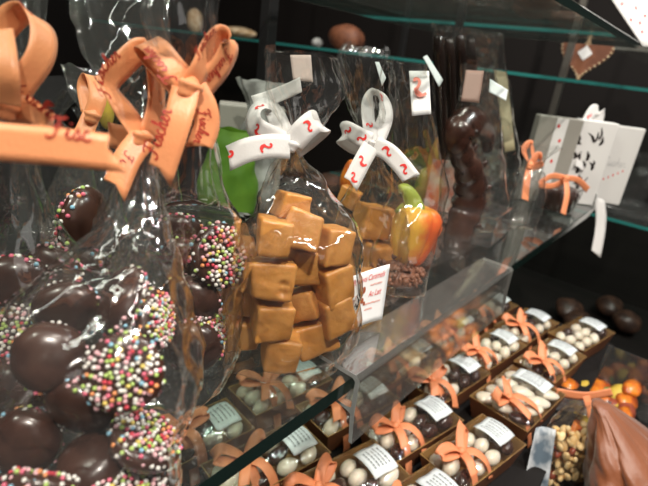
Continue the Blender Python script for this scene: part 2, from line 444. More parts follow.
def disc(u, v, d, face, sc, label, group):
    """face: direction of the sprinkled side as (right, up, toward viewer side)"""
    o = disc0 if not used[0] else copy_tree(disc0); used[0] = True
    ax = RIGHT * face[0] - DOWN * face[1] - FWD * face[2]
    M = basis(ax) @ Matrix.Rotation(random.uniform(0, 6), 3, 'Z')
    o.location = PD(u, v, d); o.rotation_euler = M.to_euler(); o.scale = (sc,) * 3
    tag(o, label, 'chocolate', group); return o

g1 = 'chocolate discs in the foreground bag'
D1 = .172
for a in [
    (48, 357, .172, (-.35, -.1, -1), .86, 'plain domed back of dark chocolate disc, left in the foreground bag'),
    (124, 372, .160, (.25, .05, 1), .90, 'chocolate disc covered in nonpareils facing out of the foreground bag'),
    (120, 300, .183, (.75, -.35, -.5), .95, 'upright chocolate disc above the sprinkled one in the foreground bag'),
    (152, 320, .190, (.98, .1, .12), .85, 'chocolate disc turned edge-on with nonpareils, right side of the foreground bag'),
    (80, 408, .178, (.15, .6, -.7), .95, 'chocolate disc lying below the plain dome in the foreground bag'),
    (143, 443, .176, (.55, .78, .12), .95, 'nonpareil disc tilted right, low in the foreground bag'),
    (24, 443, .178, (-.2, .1, -.95), .88, 'dark chocolate disc at the lower left corner of the foreground bag'),
    (90, 462, .172, (.1, -.75, -.6), .85, 'chocolate disc lying flat near the bottom of the foreground bag'),
    (66, 312, .198, (-.3, .2, -.9), .9, 'dark chocolate disc behind the dome in the foreground bag'),
    (128, 488, .172, (.3, .85, .25), .95, 'nonpareil disc cut by the lower picture edge'),
    (44, 492, .164, (.1, .8, -.5), .95, 'chocolate disc cut by the lower picture edge, left'),
]: disc(*a, g1)
g2 = 'chocolate discs in the second bag'
for a in [
    (186, 266, .262, (.15, .5, -.85), 1.1, 'plain chocolate dome at the top of the second chocolate bag'),
    (217, 256, .245, (.85, .05, .62), 1.15, 'nonpareil disc leaning at the right side of the second chocolate bag'),
    (190, 303, .245, (.1, .4, -.9), 1.05, 'chocolate dome in the middle of the second chocolate bag'),
    (207, 330, .252, (.7, .1, .1), 1.0, 'edge-on sprinkled disc at mid height of the second chocolate bag'),
    (193, 348, .240, (-.1, .35, -.9), 1.0, 'dark dome near the bottom of the second chocolate bag'),
    (178, 238, .285, (-.2, .6, -.7), 1.1, 'sprinkle-rimmed disc topping the second chocolate bag'),
    (172, 325, .262, (-.2, .2, -1), 1.0, 'dark disc at the left of the second chocolate bag'),
]: disc(*a, g2)
g3 = 'chocolate discs in the far left bags'
for a in [
    (14, 290, .215, (-.3, .5, -.8), 1.15, 'dark chocolate disc in the bag at the left picture edge'),
    (5, 335, .205, (.5, .1, .8), .95, 'nonpareil disc in the bag at the left picture edge'),
    (52, 275, .225, (.2, .3, -.9), 1.0, 'dark disc between the two left chocolate bags'),
    (12, 400, .20, (0, .2, -1), 1.1, 'dark chocolate disc low at the left picture edge'),
    (86, 222, .285, (-.75, .2, .0), 1.45, 'chocolate disc with a curved rim of nonpareils, in the bag behind'),
    (76, 268, .290, (.1, .5, -.8), 1.2, 'dark disc in the bag behind the foreground bag'),
]: disc(*a, g3)

# ---- bags around them
def bag_thing(name, label, group=None):
    e = empty(name); return tag(e, label, 'sweet bag', group)

b1 = bag_thing('cellophane_bag', 'foreground cellophane bag of chocolate discs tied with an orange bow')
r = []
for u, v, d, hp, b, sq in [(92, 520, .168, 84, .022, 2.6), (88, 460, .170, 84, .024, 2.6), (90, 380, .174, 82, .024, 2.5), (100, 320, .179, 76, .024, 2.3), (116, 255, .184, 52, .018, 2), (132, 200, .187, 28, .010, 2), (141, 142, .190, 9, .004, 2), (138, 110, .192, 24, .005, 2), (128, 60, .196, 42, .004, 2), (116, 0, .200, 50, .003, 2), (110, -60, .203, 56, .003, 2)]:
    p = PD(u, v, d); r.append((p.x, p.y, p.z, hp * d / F, b, -50, sq))
# set the base on the glass
x, y, z, a, b, an, sq = r[0]
r = [(x, y, 0.0006, a * .92, b, an, sq)] + r
cello_bag('cellophane', fit(r, held(g1, .0140), .105), b1, seed=1, crumple=.0024, pleat=.10)
T = .186
bow('orange_bow', [
    ([(143, 136, T, .65, .3, .6), (123, 108, T - .003, .55, .05, .78), (109, 84, T - .005, .35, .4, .8), (122, 66, T - .002, .3, .5, .75), (142, 50, T + .002, .3, .5, .75), (153, 64, T + .004, .35, .15, .9), (157, 102, T + .004, .35, 0, .92), (150, 136, T + .002, .5, 0, .85)], 0),
    ([(143, 138, T - .003, .8, .6, .2), (128, 158, T - .006, .9, .5, .2), (116, 186, T - .008, 1, .3, .1)], .9),
    ([(140, 140, T + .002, .3, 1, .2), (122, 138, T + .004, .1, 1, .2), (109, 135, T + .006, 0, 1, .2)], -.2),
], .0098, orange, b1, lambda s, bm: (fischer(bm, s[0], .017, -.003, .0025), fischer(bm, s[1], .008, -.002, .0020, end=4)), darkred, (143, 138, T - .002), .0036)

b2 = bag_thing('cellophane_bag', 'second cellophane bag of chocolate discs, orange bow with a hanging tail')
r = [rg(203, 410, 0, 36, .017, -45, 2.8, z=0)]
p = PZ(203, 410, 0); r = [(p.x, p.y + .004, .0006, .024, .017, -45, 2.8)]
for u, v, hp, b in [(202, 385, 38, .018), (200, 330, 42, .020), (199, 270, 44, .020), (192, 215, 40, .017), (190, 160, 28, .012), (189, 118, 16, .007), (188, 92, 7, .0035), (184, 62, 24, .005), (180, 20, 34, .004), (178, -40, 40, .003)]:
    r.append(rg(u, v, .042, hp, b))
cello_bag('cellophane', fit(r, held(g2, .0140), .09), b2, seed=2, crumple=.0022)
T = depth(PY(188, 85, .036))
bow('orange_bow', [
    ([(190, 88, T, .35, .3, .85), (200, 70, T - .001, .3, .25, .9), (209, 50, T, .3, .25, .9), (221, 37, T + .002, .3, .28, .9), (230, 44, T + .004, .35, .25, .88), (221, 66, T + .005, .45, .25, .82), (197, 93, T + .004, .5, .4, .7)], 0),
    ([(188, 84, T, .7, -.55, .45), (172, 66, T - .003, .7, -.55, .45), (158, 49, T - .002, .7, -.55, .45), (148, 42, T + .003, .7, -.55, .45), (146, 46, T + .008, .7, -.55, .45), (158, 64, T + .010, .7, -.55, .45), (184, 92, T + .006, .7, -.55, .45)], 0),
    ([(186, 88, T - .003, .9, .2, .1), (180, 112, T - .006, .95, .3, .1), (172, 138, T - .006, .95, .35, .1), (161, 172, T - .004, .95, .35, .1)], .8),
    ([(194, 88, T + .002, .9, -.3, .3), (204, 106, T + .004, 1, -.1, .5), (207, 125, T + .006, .9, .1, .6), (200, 146, T + .006, .8, .4, .6)], -.5),
], .0098, orange, b2, lambda s, bm: (fischer(bm, s[2], s[2].L[-1] - .004, -.0026, .0028, -1), fischer(bm, s[1], .004, -.002, .0024), fischer(bm, s[0], .030, -.002, .0022), fischer(bm, s[0], .010, -.003, .0018), fischer(bm, s[3], .008, -.003, .0022)), darkred, (190, 88, T - .002), .0042)

b0 = bag_thing('cellophane_bag', 'cellophane bag at the left picture edge with a long orange ribbon tail')
r = []
for u, v, d, hp, b in [(0, 470, .20, 70, .024), (0, 400, .205, 74, .026), (5, 330, .210, 70, .026), (10, 270, .213, 62, .022), (12, 215, .21, 40, .015), (12, 160, .205, 22, .008), (10, 118, .20, 9, .004), (8, 80, .20, 26, .005), (4, 20, .20, 40, .004), (0, -40, .20, 46, .003)]:
    p = PD(u, v, d); r.append((p.x, p.y, p.z, hp * d / F, b, -50, 2.3))
x, y, z, a, b, an, sq = r[0]; r = [(x + .002, y + .002, .0006, a * .9, b, an, sq)] + r
cello_bag('cellophane', r, b0, seed=3, crumple=.0024)
T = .168
bow('orange_bow', [
    ([(8, 104, T, .5, .25, .8), (22, 84, T, .45, .22, .85), (38, 62, T + .001, .45, .15, .85), (44, 42, T + .002, .45, .1, .85), (41, 24, T + .003, .42, .15, .88), (27, 12, T + .003, .36, .2, .88), (10, 20, T + .002, .45, .15, .88), (-4, 44, T, .5, .1, .85), (0, 104, T, .6, .1, .8)], 0),
    ([(4, 104, T - .01, 1, -.1, .2), (2, 70, T - .015, 1, 0, .2), (-4, 30, T - .012, 1, .1, .2)], 0),
    ([(8, 108, T, .2, 1, .3), (30, 112, T - .002, 0, 1, .3), (44, 124, T - .003, -.2, 1, .3), (52, 132, T + .006, -.2, 1, .3)], 0),
    ([(-60, 136, T - .044, 0, 1, .1), (0, 142, T - .042, -.03, 1, .1), (60, 147, T - .040, -.06, 1, .1), (112, 153, T - .036, -.08, 1, .1)], .75),
], .0098, orange, b0, lambda s, bm: (fischer(bm, s[3], s[3].L[-1] - .0155, -.0022, .0027, 1 if s[3].at(.04, 0).x > s[3].at(.01, 0).x else -1, end=8), fischer(bm, s[0], .036, -.002, .0024), fischer(bm, s[2], .004, -.003, .0026)), darkred, (5, 108, T - .003), .0042)

b4 = bag_thing('cellophane_bag', 'cellophane bag of sprinkled chocolates standing behind the foreground bag')
p = PZ(80, 340, 0)
r = [(PD(82, 300, .30).x, PD(82, 300, .30).y, .0006, .026, .018, -50, 2.4)]
for u, v, d, hp, b in [(82, 290, .30, 44, .02), (84, 240, .30, 44, .02), (86, 190, .30, 34, .015), (88, 150, .30, 18, .008), (90, 118, .30, 7, .004), (84, 90, .30, 16, .004), (80, 66, .30, 20, .003)]:
    p = PD(u, v, d); r.append((p.x, p.y, p.z, hp * d / F, b, -50, 2.3))
cello_bag('cellophane', r, b4, seed=4, pleat=.08)
T = .285
bow('orange_bow', [
    ([(92, 116, T, .8, .5, .3), (98, 96, T, 1, .1, .4), (94, 76, T + .004, 1, -.1, .4), (86, 86, T + .008, 1, .2, .4), (90, 112, T + .004, .9, .2, .4)], 0),
    ([(92, 114, T, .8, .5, .4), (84, 132, T - .004, .9, .4, .4), (76, 146, T - .004, .9, .4, .4)], .5),
], .0098, orange, b4, None, None, (92, 116, T - .003), .004)

# ================================================================== caramels
def make_caramel():
    bm = bmesh.new(); add_box(bm, (0, 0, 0), (.021, .021, .021))
    o = link('caramel_cube', bm, caramel); md = o.modifiers.new('bevel', 'BEVEL'); md.width = .0021; md.segments = 4
    return o
cubes = []
for k in range(5):
    bm = bmesh.new(); rr = random.Random(20 + k)
    bmesh.ops.create_cube(bm, size=.021)
    for v in bm.verts: v.co += V([rr.uniform(-.0017, .0017) for _ in range(3)])
    bmesh.ops.bevel(bm, geom=bm.edges[:], offset=.0022, segments=3, profile=.6, affect='EDGES')
    bmesh.ops.subdivide_edges(bm, edges=[e for e in bm.edges if e.calc_length() > .008], cuts=(14 if k == 3 else 6), use_grid_fill=True)
    if k == 3:
        for dc_ in (V((.0045, -.0105, .0000)), V((.0040, -.0105, -.0042))):
            for v in bm.verts:
                h = (v.co - dc_).length / .0026
                if h < 1: v.co.y += .0019 * (1 - h * h)
    for v in bm.verts: v.co += v.co.normalized() * .0009 * noise.noise(v.co * 160 + V((k, 0, 0)))
    o = link('caramel_cube', bm, caramel)
    cubes.append(o)
cuse = [0]
def cube(p, rot, sc, label, group):
    k = cuse[0]; cuse[0] += 1
    o = cubes[k] if k < 5 else cubes[(0, 1, 2, 4)[k % 4]].copy()
    if k >= 5: COL.objects.link(o)
    o.location = p; o.rotation_euler = [math.radians(a) for a in rot]; o.scale = sc if isinstance(sc, tuple) else (sc,) * 3
    tag(o, label, 'caramel', group)
G = 'caramels in the front caramel bag'
for u, v, z, rot, sc, lab in [
    (280, 350, .0115, (-6, 4, -40), 1.0, 'caramel cube at the bottom front corner of its bag'),
    (313, 334, .0135, (-10, -20, -32), (1.12, 1, 1), 'tilted caramel cube at the bottom right front'),
    (271, 317, .0330, (-9, 3, -38), .98, 'caramel cube in the front column, second from the bottom'),
    (271, 279, .0555, (-12, 4, -36), (1.12, 1, .98), 'large caramel cube with a dent, third from bottom of the front column'),
    (335, 314, .0300, (-10, -14, -28), (.95, 1, 1), 'caramel cube at the right edge above the tilted one'),
    (303, 303, .0330, (-8, -22, -60), .88, 'caramel cube in the middle, recessed beside the front column'),
    (331, 281, .0500, (-8, -12, -22), (.9, 1, 1.1), 'leaning caramel cube at right of the middle'),
    (305, 266, .0570, (-10, 10, -30), (1.2, 1, .9), 'tilted caramel cube beside the large dented one'),
    (274, 238, .0790, (-12, 3, -42), (.85, .85, .92), 'small upright caramel on top of the dented cube'),
    (302, 231, .0810, (-20, 10, -50), (.9, .9, 1), 'caramel cube leaning at the top centre of the pile'),
    (331, 244, .0720, (-12, 8, -25), (.85, .95, 1), 'caramel cube at the upper right of the pile'),
    (292, 206, .0920, (-10, 12, -30), (.8, .75, .6), 'half-hidden caramel at the very top of the pile'),
    (243, 258, .0540, (-8, -4, -48), (.95, 1, 1), 'caramel cube at the upper left behind the dented cube'),
    (241, 296, .0320, (-4, 0, -50), .9, 'caramel cube behind the left side at mid height'),
    (243, 329, .0110, (0, 0, -50), .9, 'caramel cube at the bottom left behind'),
]:
    cube(PZ(u, v, z), rot, sc, lab, G)
G = 'caramels in the second caramel bag'
for u, v, y, rot, sc, lab in [
    (372, 222, .088, (-8, 8, -35), 1.3, 'topmost big caramel in the bag with the white tag'),
    (393, 226, .112, (-8, -10, -55), 1.25, 'caramel leaning right beside the topmost one, white tag bag'),
    (352, 255, .100, (-6, 0, -45), 1.25, 'caramel at the left shoulder of the white tag bag'),
    (377, 257, .076, (-6, 4, -32), 1.35, 'wide caramel in the second layer of the white tag bag'),
    (361, 285, .068, (-6,0,-40), 1.1, 'caramel just above the white tag'),
    (384, 282, .085, (0,0,-45), 1.0, 'caramel at the right behind the white tag'),
    (366, 316, .062, (0,0,-38), 1.0, 'caramel hidden low behind the white tag'),
    (350, 197, .118, (15, 10, 20), .8, 'small caramel at the neck of the white tag bag'),
]:
    cube(PY(u, v, y), rot, sc, lab, G)

# caramel bag 1
b5 = bag_thing('cellophane_bag', 'cellophane bag of caramel cubes tied with a white seahorse-print ribbon')
r = [(.006, .056, .0006, .040, .034, -20, 3.2)]
for u, v, hp, b in [(290, 335, 66, .031), (290, 290, 66, .031), (290, 248, 62, .029), (292, 210, 50, .020), (294, 178, 28, .011), (293, 147, 6, .0035), (297, 128, 20, .006), (303, 100, 34, .005), (306, 74, 38, .0035), (304, 52, 36, .003)]:
    r.append(rg(u, v, .056 if v > 170 else .050, hp, b, -45 if v < 300 else -30, 2.6 if v > 220 else 2))
cello_bag('cellophane', fit(r, held('caramels in the front caramel bag', .0125), .097), b5, seed=6, crumple=.0026)
T = depth(PY(292, 146, .045))
def marks5(s, bm):
    horse(bm, s[2], .012, .0005, .0026, -1.6); horse(bm, s[2], .031, 0, .0030, -1.2)
    horse(bm, s[0], .018, 0, .0024, .3); horse(bm, s[1], .012, .0, .0024, -.5); horse(bm, s[0], .034, 0, .0022, 1.2)
bow('white_bow', [
    ([(290, 146, T, .5, .9, .4), (272, 138, T - .004, .3, 1, .4), (256, 128, T - .004, -.6, .8, .6), (253, 116, T - .002, -.9, .1, .9), (260, 107, T + .002, -.5, -.6, .9), (272, 108, T + .006, .3, -.8, .7), (286, 138, T + .004, .9, -.2, .5)], 0),
    ([(292, 144, T, .3, 1, .4), (304, 130, T - .002, .5, .9, .3), (316, 121, T, .6, .8, .3), (321, 126, T + .006, .4, .9, .5), (308, 138, T + .006, .3, .9, .4), (294, 148, T + .004, .3, 1, .4)], 0),
    ([(290, 147, T - .003, .1, 1, .1), (270, 146, T - .006, .15, 1, .1), (248, 150, T - .007, .3, 1, .1), (229, 158, T - .006, .4, 1, .1)], .35),
], .0118, whiteribbon, b5, marks5, red, (293, 146, T - .001), .0030)
# paper tape inside the crown of the bag
def sheet(name, pts, mat, parent, label=None, nx=8, ny=8, bend=.0):
    """pts: 4 corners; slight curl"""
    a, b, c, d = [V(p) for p in pts]; bm = bmesh.new(); g = []; nn = (b - a).cross(d - a).normalized()
    for j in range(ny + 1):
        row = []
        for i in range(nx + 1):
            s, t = i / nx, j / ny; p = a.lerp(b, s).lerp(d.lerp(c, s), t) + nn * bend * math.sin(PI * s)
            row.append(bm.verts.new(p))
        g.append(row)
    for j in range(ny):
        for i in range(nx): bm.faces.new((g[j][i], g[j][i + 1], g[j + 1][i + 1], g[j + 1][i]))
    o = link(name, bm, mat, parent); md = o.modifiers.new('t', 'SOLIDIFY'); md.thickness = .0003; md.offset = 0
    if label: o['label'] = label
    return o
def sq_px(us, d): return [PD(u, v, d) for u, v in us]
sheet('paper_tape', sq_px([(251, 96), (300, 77), (302, 92), (256, 110)], T + .008), whiteribbon, b5, 'white paper strip folded behind the crown', bend=.002)
sheet('crown_sticker', sq_px([(290, 55), (311, 55), (313, 82), (293, 80)], T + .014), pbr('pink_sticker', (.60, .47, .43), .5), b5, 'pinkish white sticker on the crown')

# caramel bag 2
b6 = bag_thing('cellophane_bag', 'cellophane bag of caramels behind the white tag, upright white ribbon loop')
pc = PZ(372, 312, 0)
r = [(.088, .062, .0006, .032, .024, -40, 2.8)]
for u, v, hp, b in [(370, 300, 41, .024), (370, 262, 41, .024), (373, 225, 40, .020), (374, 190, 26, .012), (373, 160, 10, .006), (372, 143, 6, .0035), (368, 118, 16, .005), (364, 90, 20, .005), (362, 60, 22, .0035), (366, 46, 20, .003)]:
    r.append(rg(u, v, .072 if v > 170 else .066, hp, b, -45, 2.5 if v > 200 else 2))
cello_bag('cellophane', r, b6, seed=7, crumple=.0022)
T = depth(PY(372, 142, .058))
def marks6(s, bm):
    horse(bm, s[2], .012, .0, .0030, -1.0); horse(bm, s[3], .010, .0, .0030, .9); horse(bm, s[3], .026, 0, .0028, .9); horse(bm, s[2], .024, 0, .0028, -1.2)
    horse(bm, s[1], .007, 0, .0026, 1.9); horse(bm, s[0], .012, 0, .0024, 2.8); horse(bm, s[0], .042, 0, .0024, .5); horse(bm, s[1], .018, 0, .0024, 1.9)
bow('white_bow', [
    ([(373, 143, T, .8, .3, .5), (369, 124, T - .002, .9, 0, .7), (368, 106, T, .9, -.1, .8), (374, 95, T + .004, .7, -.4, .8), (383, 100, T + .008, .9, .2, .7), (386, 116, T + .008, .9, .3, .5), (377, 140, T + .003, .9, .3, .3)], 0),
    ([(371, 142, T - .002, .2, 1, .3), (358, 136, T - .005, .1, 1, .3), (346, 130, T - .003, 0, 1, .4), (343, 137, T + .003, 0, 1, .5), (356, 146, T + .004, .1, 1, .3), (370, 146, T + .002, .2, 1, .3)], 0),
    ([(371, 146, T - .004, .8, .5, .2), (363, 160, T - .006, .85, .45, .2), (351, 183, T - .007, .85, .5, .2)], .5),
    ([(374, 145, T - .003, -.3, .9, .2), (388, 152, T - .006, -.35, .9, .2), (400, 164, T - .007, -.5, .85, .2), (411, 178, T - .007, -.6, .8, .2)], -.3),
], .0118, whiteribbon, b6, marks6, red, (372, 144, T - .002), .0030)

# printed tag in front of bag 2
def tag_card():
    a, b, c, d = PY(351, 277, .036), PY(390, 263, .028), PZ(382, 318, .004), PZ(348, 331, .004)
    c = PZ(382, 319, .003); d = PZ(349, 331, .005); dc, dd = depth(c) - .012, depth(d) - .014; c = PD(382, 319, dc); d = PD(349, 331, dd); a = PD(351, 277, dd - .002); b = PD(390, 264, dc - .004)
    root = sheet('printed_tag', [a, b, c, d], paper, None, nx=10, ny=10, bend=.0015)
    tag(root, 'small white tag with red script and caramel drawing, before the second caramel bag', 'tag')
    bm = bmesh.new(); nn = (b - a).cross(d - a).normalized()
    if nn.dot(CAM - a) < 0: nn = -nn
    bnn = (b - a).cross(d - a).normalized()
    def pt(s, t): return a.lerp(b, s).lerp(d.lerp(c, s), t) + bnn * .0015 * math.sin(PI * s) + nn * .0005
    def text(body, s0, t0, h, wid, shear=.35):
        cu = bpy.data.curves.new('t', 'FONT'); cu.body = body; cu.shear = shear; cu.resolution_u = 3
        o = bpy.data.objects.new('t', cu); COL.objects.link(o); bpy.context.view_layer.update()
        me = o.to_mesh(); xs = [v.co.x for v in me.vertices]; w = max(xs) - min(xs); x0 = min(xs)
        vs = [bm.verts.new(pt(s0 + (v.co.x - x0) / w * wid, t0 - v.co.y * h)) for v in me.vertices]
        for f in me.polygons:
            try: bm.faces.new([vs[i] for i in f.vertices])
            except Exception: pass
        o.to_mesh_clear(); bpy.data.objects.remove(o)
    text('Bonbons Caramels', .06, .19, .15, .84)
    text('Au Lait', .52, .50, .15, .34)
    p = link('tag_lettering', bm, red, root, False); p['label'] = 'red script lettering'
    bm = bmesh.new()
    def wavy(s0, s1, t0, amp, k):
        q = [(s0 + (s1 - s0) * i / k, t0 + amp * (1 if i % 2 else -1) * random.uniform(.4, 1)) for i in range(k + 1)]
        q = cr(q, k * 4); vs = []
        for i in range(len(q)):
            vs.append((bm.verts.new(pt(q[i][0], q[i][1] - .008)), bm.verts.new(pt(q[i][0], q[i][1] + .008))))
        for A, B in zip(vs, vs[1:]): bm.faces.new((A[0], A[1], B[1], B[0]))
    wavy(.55, .85, .29, .016, 18); wavy(.42, .86, .62, .018, 26); wavy(.44, .66, .72, .016, 14); wavy(.06, .42, .90, .016, 20)
    p = link('fine_print', bm, pinkprint, root, False); p['label'] = 'lines of fine red print, too small to read'
    bm = bmesh.new()
    for s, t, r0 in [(.10, .50, .055), (.18, .44, .06), (.20, .53, .065), (.32, .40, .06), (.38, .34, .065), (.35, .53, .055), (.41, .59, .04)]:
        vs = [bm.verts.new(pt(s + r0 * .8 * math.cos(k * PI / 6), t + r0 * 1.0 * math.sin(k * PI / 6))) for k in range(12)]; bm.faces.new(vs)
    p = link('caramel_drawing', bm, brownprint, root, False); p['label'] = 'small brown drawing of caramels'
tag_card()

# ================================================================== marzipan bag
b7 = bag_thing('cellophane_bag', 'narrow cellophane bag around the marzipan fruit, sticker near its top')
r = [(PZ(416, 300, 0).x, .055, .0006, .027, .021, -40, 2.6)]
for u, v, hp, b in [(418, 285, 30, .020), (420, 240, 30, .020), (419, 190, 29, .016), (415, 150, 26, .011), (411, 110, 21, .006), (408, 80, 18, .0035), (408, 62, 18, .0025)]:
    r.append(rg(u, v, .058, hp, b, -45, 2.4))
cello_bag('cellophane', fit(r, [(V((PZ(413, 290, 0).x, .052, .008)), .024)], .03), b7, seed=8, crumple=.0014)
Td = depth(PY(416, 92, .050))
st = sheet('bag_sticker', sq_px([(409, 71), (429, 71), (431, 114), (412, 116)], Td), paper, b7, 'white sticker with a pale red seahorse emblem')
bm = bmesh.new()
sp = Strip([(*PD(419, 114, Td - .0012), *RIGHT), (*PD(419, 94, Td - .0012), *RIGHT), (*PD(419, 72, Td - .0012), *RIGHT)], .01, 20)
for stt, w in SEAHORSE: sp.stroke(bm, stt, w * .9, .018, 0, .0055, 1, PI / 2 * 1)
link('sticker_emblem', bm, pinkprint, st, False)
def marzipan():
    base = PY(414, 234, .052)
    root = empty('marzipan_fruit', base); tag(root, 'lobed yellow and orange-red marzipan fruit with a green stalk', 'marzipan fruit')
    root.rotation_euler = (math.radians(-4), math.radians(6), math.radians(-48)); root.scale = (1.08, 1.08, 1.08)
    bm = bmesh.new()
    prof = [(0, -.024), (.006, -.0245), (.010, -.022), (.0125, -.016), (.0150, -.006), (.0165, .004), (.0165, .011), (.0140, .018), (.0095, .0215), (.004, .0205), (0, .019)]
    prof = [tuple(p) for p in cr(prof, 30)]; prof[0] = (0, -.024); prof[-1] = (0, .019)
    prof = [(max(0, a), b) for a, b in prof]
    lathe(bm, prof, 60, wob=lambda a, z: 1 + .24 * abs(math.cos(2.0 * a + .5)) ** .7 - .12 + .02 * math.sin(200 * z + a))
    link('marzipan_body', bm, marz, root)
    bm = bmesh.new(); pts = cr([(-.004, 0, .018), (-.009, 0, .026), (-.016, -.001, .032), (-.021, -.001, .031)], 10)
    tube(bm, pts, [.0075 - .0004 * i for i in range(11)], 10)
    pts = cr([(-.006, 0, .020), (-.013, .001, .019), (-.018, .001, .013)], 8); tube(bm, pts, [.005 - .0004 * i for i in range(9)], 8)
    link('green_stalk', bm, pbr('green_marzipan', (.38, .46, .07), .45), root)
marzipan()
def cluster():
    bm = bmesh.new(); rr = random.Random(4)
    for i in range(150):
        a = rr.uniform(0, 6.28); r0 = .023 * math.sqrt(rr.random()); h = .005 + rr.uniform(.3, 1) * .017 * (1 - (r0 / .027) ** 2)
        ico(bm, (r0 * math.cos(a), r0 * math.sin(a), max(h, .004)), .004, 1, sc=(rr.uniform(.5, 1.3), rr.uniform(.3, .7), rr.uniform(.3, .8)), rot=Euler((rr.uniform(0, 3), rr.uniform(0, 3), rr.uniform(0, 3))))
    lathe(bm, [(0, .002), (.017, .0025), (.019, .006), (.016, .012), (.008, .0165), (0, .0170)], 24)
    p = PZ(413, 290, 0); o = link('chocolate_cluster', bm, choc_mid, None, True, (p.x, .052, .0005))
    tag(o, 'rough milk chocolate cluster beneath the marzipan fruit', 'chocolate')
cluster()

# ================================================================== chocolate seahorse
def seahorse():
    root = empty('chocolate_seahorse', PY(468, 250, .075)); tag(root, 'dark chocolate seahorse figure with ridged body, in a narrow bag', 'chocolate figure')
    inv = root.location
    C_ = [(488, 150, .006), (486, 132, .010), (472, 122, .0155), (458, 134, .013), (462, 155, .012), (470, 178, .0165), (468, 205, .0175), (460, 228, .015), (455, 250, .012), (463, 268, .009), (474, 270, .006), (476, 260, .004)]
    path = cr([(*(PY(u, v, .075) - inv), r0) for u, v, r0 in C_], 90)
    bm = bmesh.new(); pts = [V(p[:3]) for p in path]; rads = []
    for i, p in enumerate(path):
        t = i / 90; rads.append(max(.002, p[3] * (1 + (.17 * abs(math.sin(i * .62)) - .05 if t > .2 else .04))))
    tube(bm, pts, rads, 20, flat=.75, hint=FWD)
    link('ridged_body', bm, choc, root)
    bm = bmesh.new()
    for k in range(9):
        i = 30 + k * 5; p = pts[i]; d = (pts[i + 1] - pts[i - 1]).normalized(); side = d.cross(FWD).normalized()
        for sg in (1,):
            q = p + side * sg * path[i][3] * .9
            tube(bm, [q, q + side * sg * .006 + V((0, 0, .003)), q + side * sg * .009], [.004, .0028, .001], 8)
    link('back_fin', bm, choc, root)
    bm = bmesh.new(); ico(bm, PY(476, 132, .062) - inv, .0026, 2); link('eye', bm, choc_black, root)
seahorse()
p0 = PZ(463, 282, 0)
bm = bmesh.new(); lathe(bm, [(0, 0), (.019, 0), (.0185, .006), (.013, .011), (.0, .012)], 24)
o = link('chocolate_pedestal', bm, choc_mid, None, True, (p0.x - .01, .075, .0006)); tag(o, 'milk chocolate foot under the seahorse figure', 'chocolate')
b8 = bag_thing('cellophane_bag', 'narrow cellophane bag around the chocolate seahorse')
r = [(PZ(468, 282, 0).x, .075, .0006, .030, .024, -40, 2.6)]
for u, v, hp, b in [(472, 262, 36, .027), (473, 210, 36, .026), (474, 160, 30, .020), (477, 120, 24, .014), (479, 90, 19, .007), (480, 66, 17, .0025)]:
    r.append(rg(u, v, .078, hp, b, -45, 2.4))
cello_bag('cellophane', r, b8, seed=9, crumple=.0014)
Td = depth(PY(480, 90, .066))
sheet('bag_sticker', sq_px([(466, 70), (484, 71), (479, 103), (461, 101)], Td), pbr('peach_sticker', (.36, .22, .18), .5), b8, 'peach-coloured sticker on the bag top')
sheet('price_sticker', sq_px([(490, 79), (508, 90), (506, 101), (489, 92)], Td - .012), paper_cool, b8, 'white price sticker folded over the bag edge')

# tall bag of chocolate sticks
b9 = bag_thing('cellophane_bag', 'tallest dark bag holding black chocolate sticks behind the seahorse')
yb = .135
r = [(PY(480, 262, yb).x, yb, .0006, .040, .022, -45, 2.4)]
for u, v, hp, b in [(487, 230, 44, .022), (480, 170, 44, .021), (474, 110, 42, .018), (470, 60, 38, .012), (468, 28, 36, .004)]:
    r.append(rg(u, v, yb, hp, b, -45, 2.4))
cello_bag('cellophane', r, b9, seed=10, crumple=.0016)
for i, (ut, ub, lab) in enumerate([(438, 446, 'leftmost'), (449, 455, 'second from left'), (460, 464, 'third from left'), (471, 474, 'rightmost')]):
    a = PY(ut, 36 + i % 2 * 3, yb); b = PY(ub, 200, yb); 
    bm = bmesh.new(); pts = [b.lerp(a, k / 12) for k in range(13)]; tube(bm, pts, [.0062 + .0004 * math.sin(k * 2) for k in range(12)] + [.004], 10)
    tag(link('chocolate_stick', bm, choc_black), 'black glossy chocolate stick in the tall bag, %s of the four' % lab, 'chocolate stick', 'chocolate sticks in the tall bag')
# printed card strips in the same bag (pale panel with text look)
sheet('label_strip', sq_px([(494, 70), (507, 72), (515, 150), (505, 152)], depth(PY(500, 100, yb - .012))), pbr('cream_strip', (.42, .36, .22), .5), b9, 'cream card strip along the bag side')
sheet('price_sticker', sq_px([(423, 57), (427, 55), (443, 80), (439, 87)], depth(PY(430, 70, .10))), paper_cool, b9, 'white price sticker sticking out at the left')
sheet('price_sticker', sq_px([(375, 62), (379, 62), (386, 78), (382, 86)], depth(PY(380, 70, .075))), paper_cool, b6, 'white price sticker sticking out behind the loop')

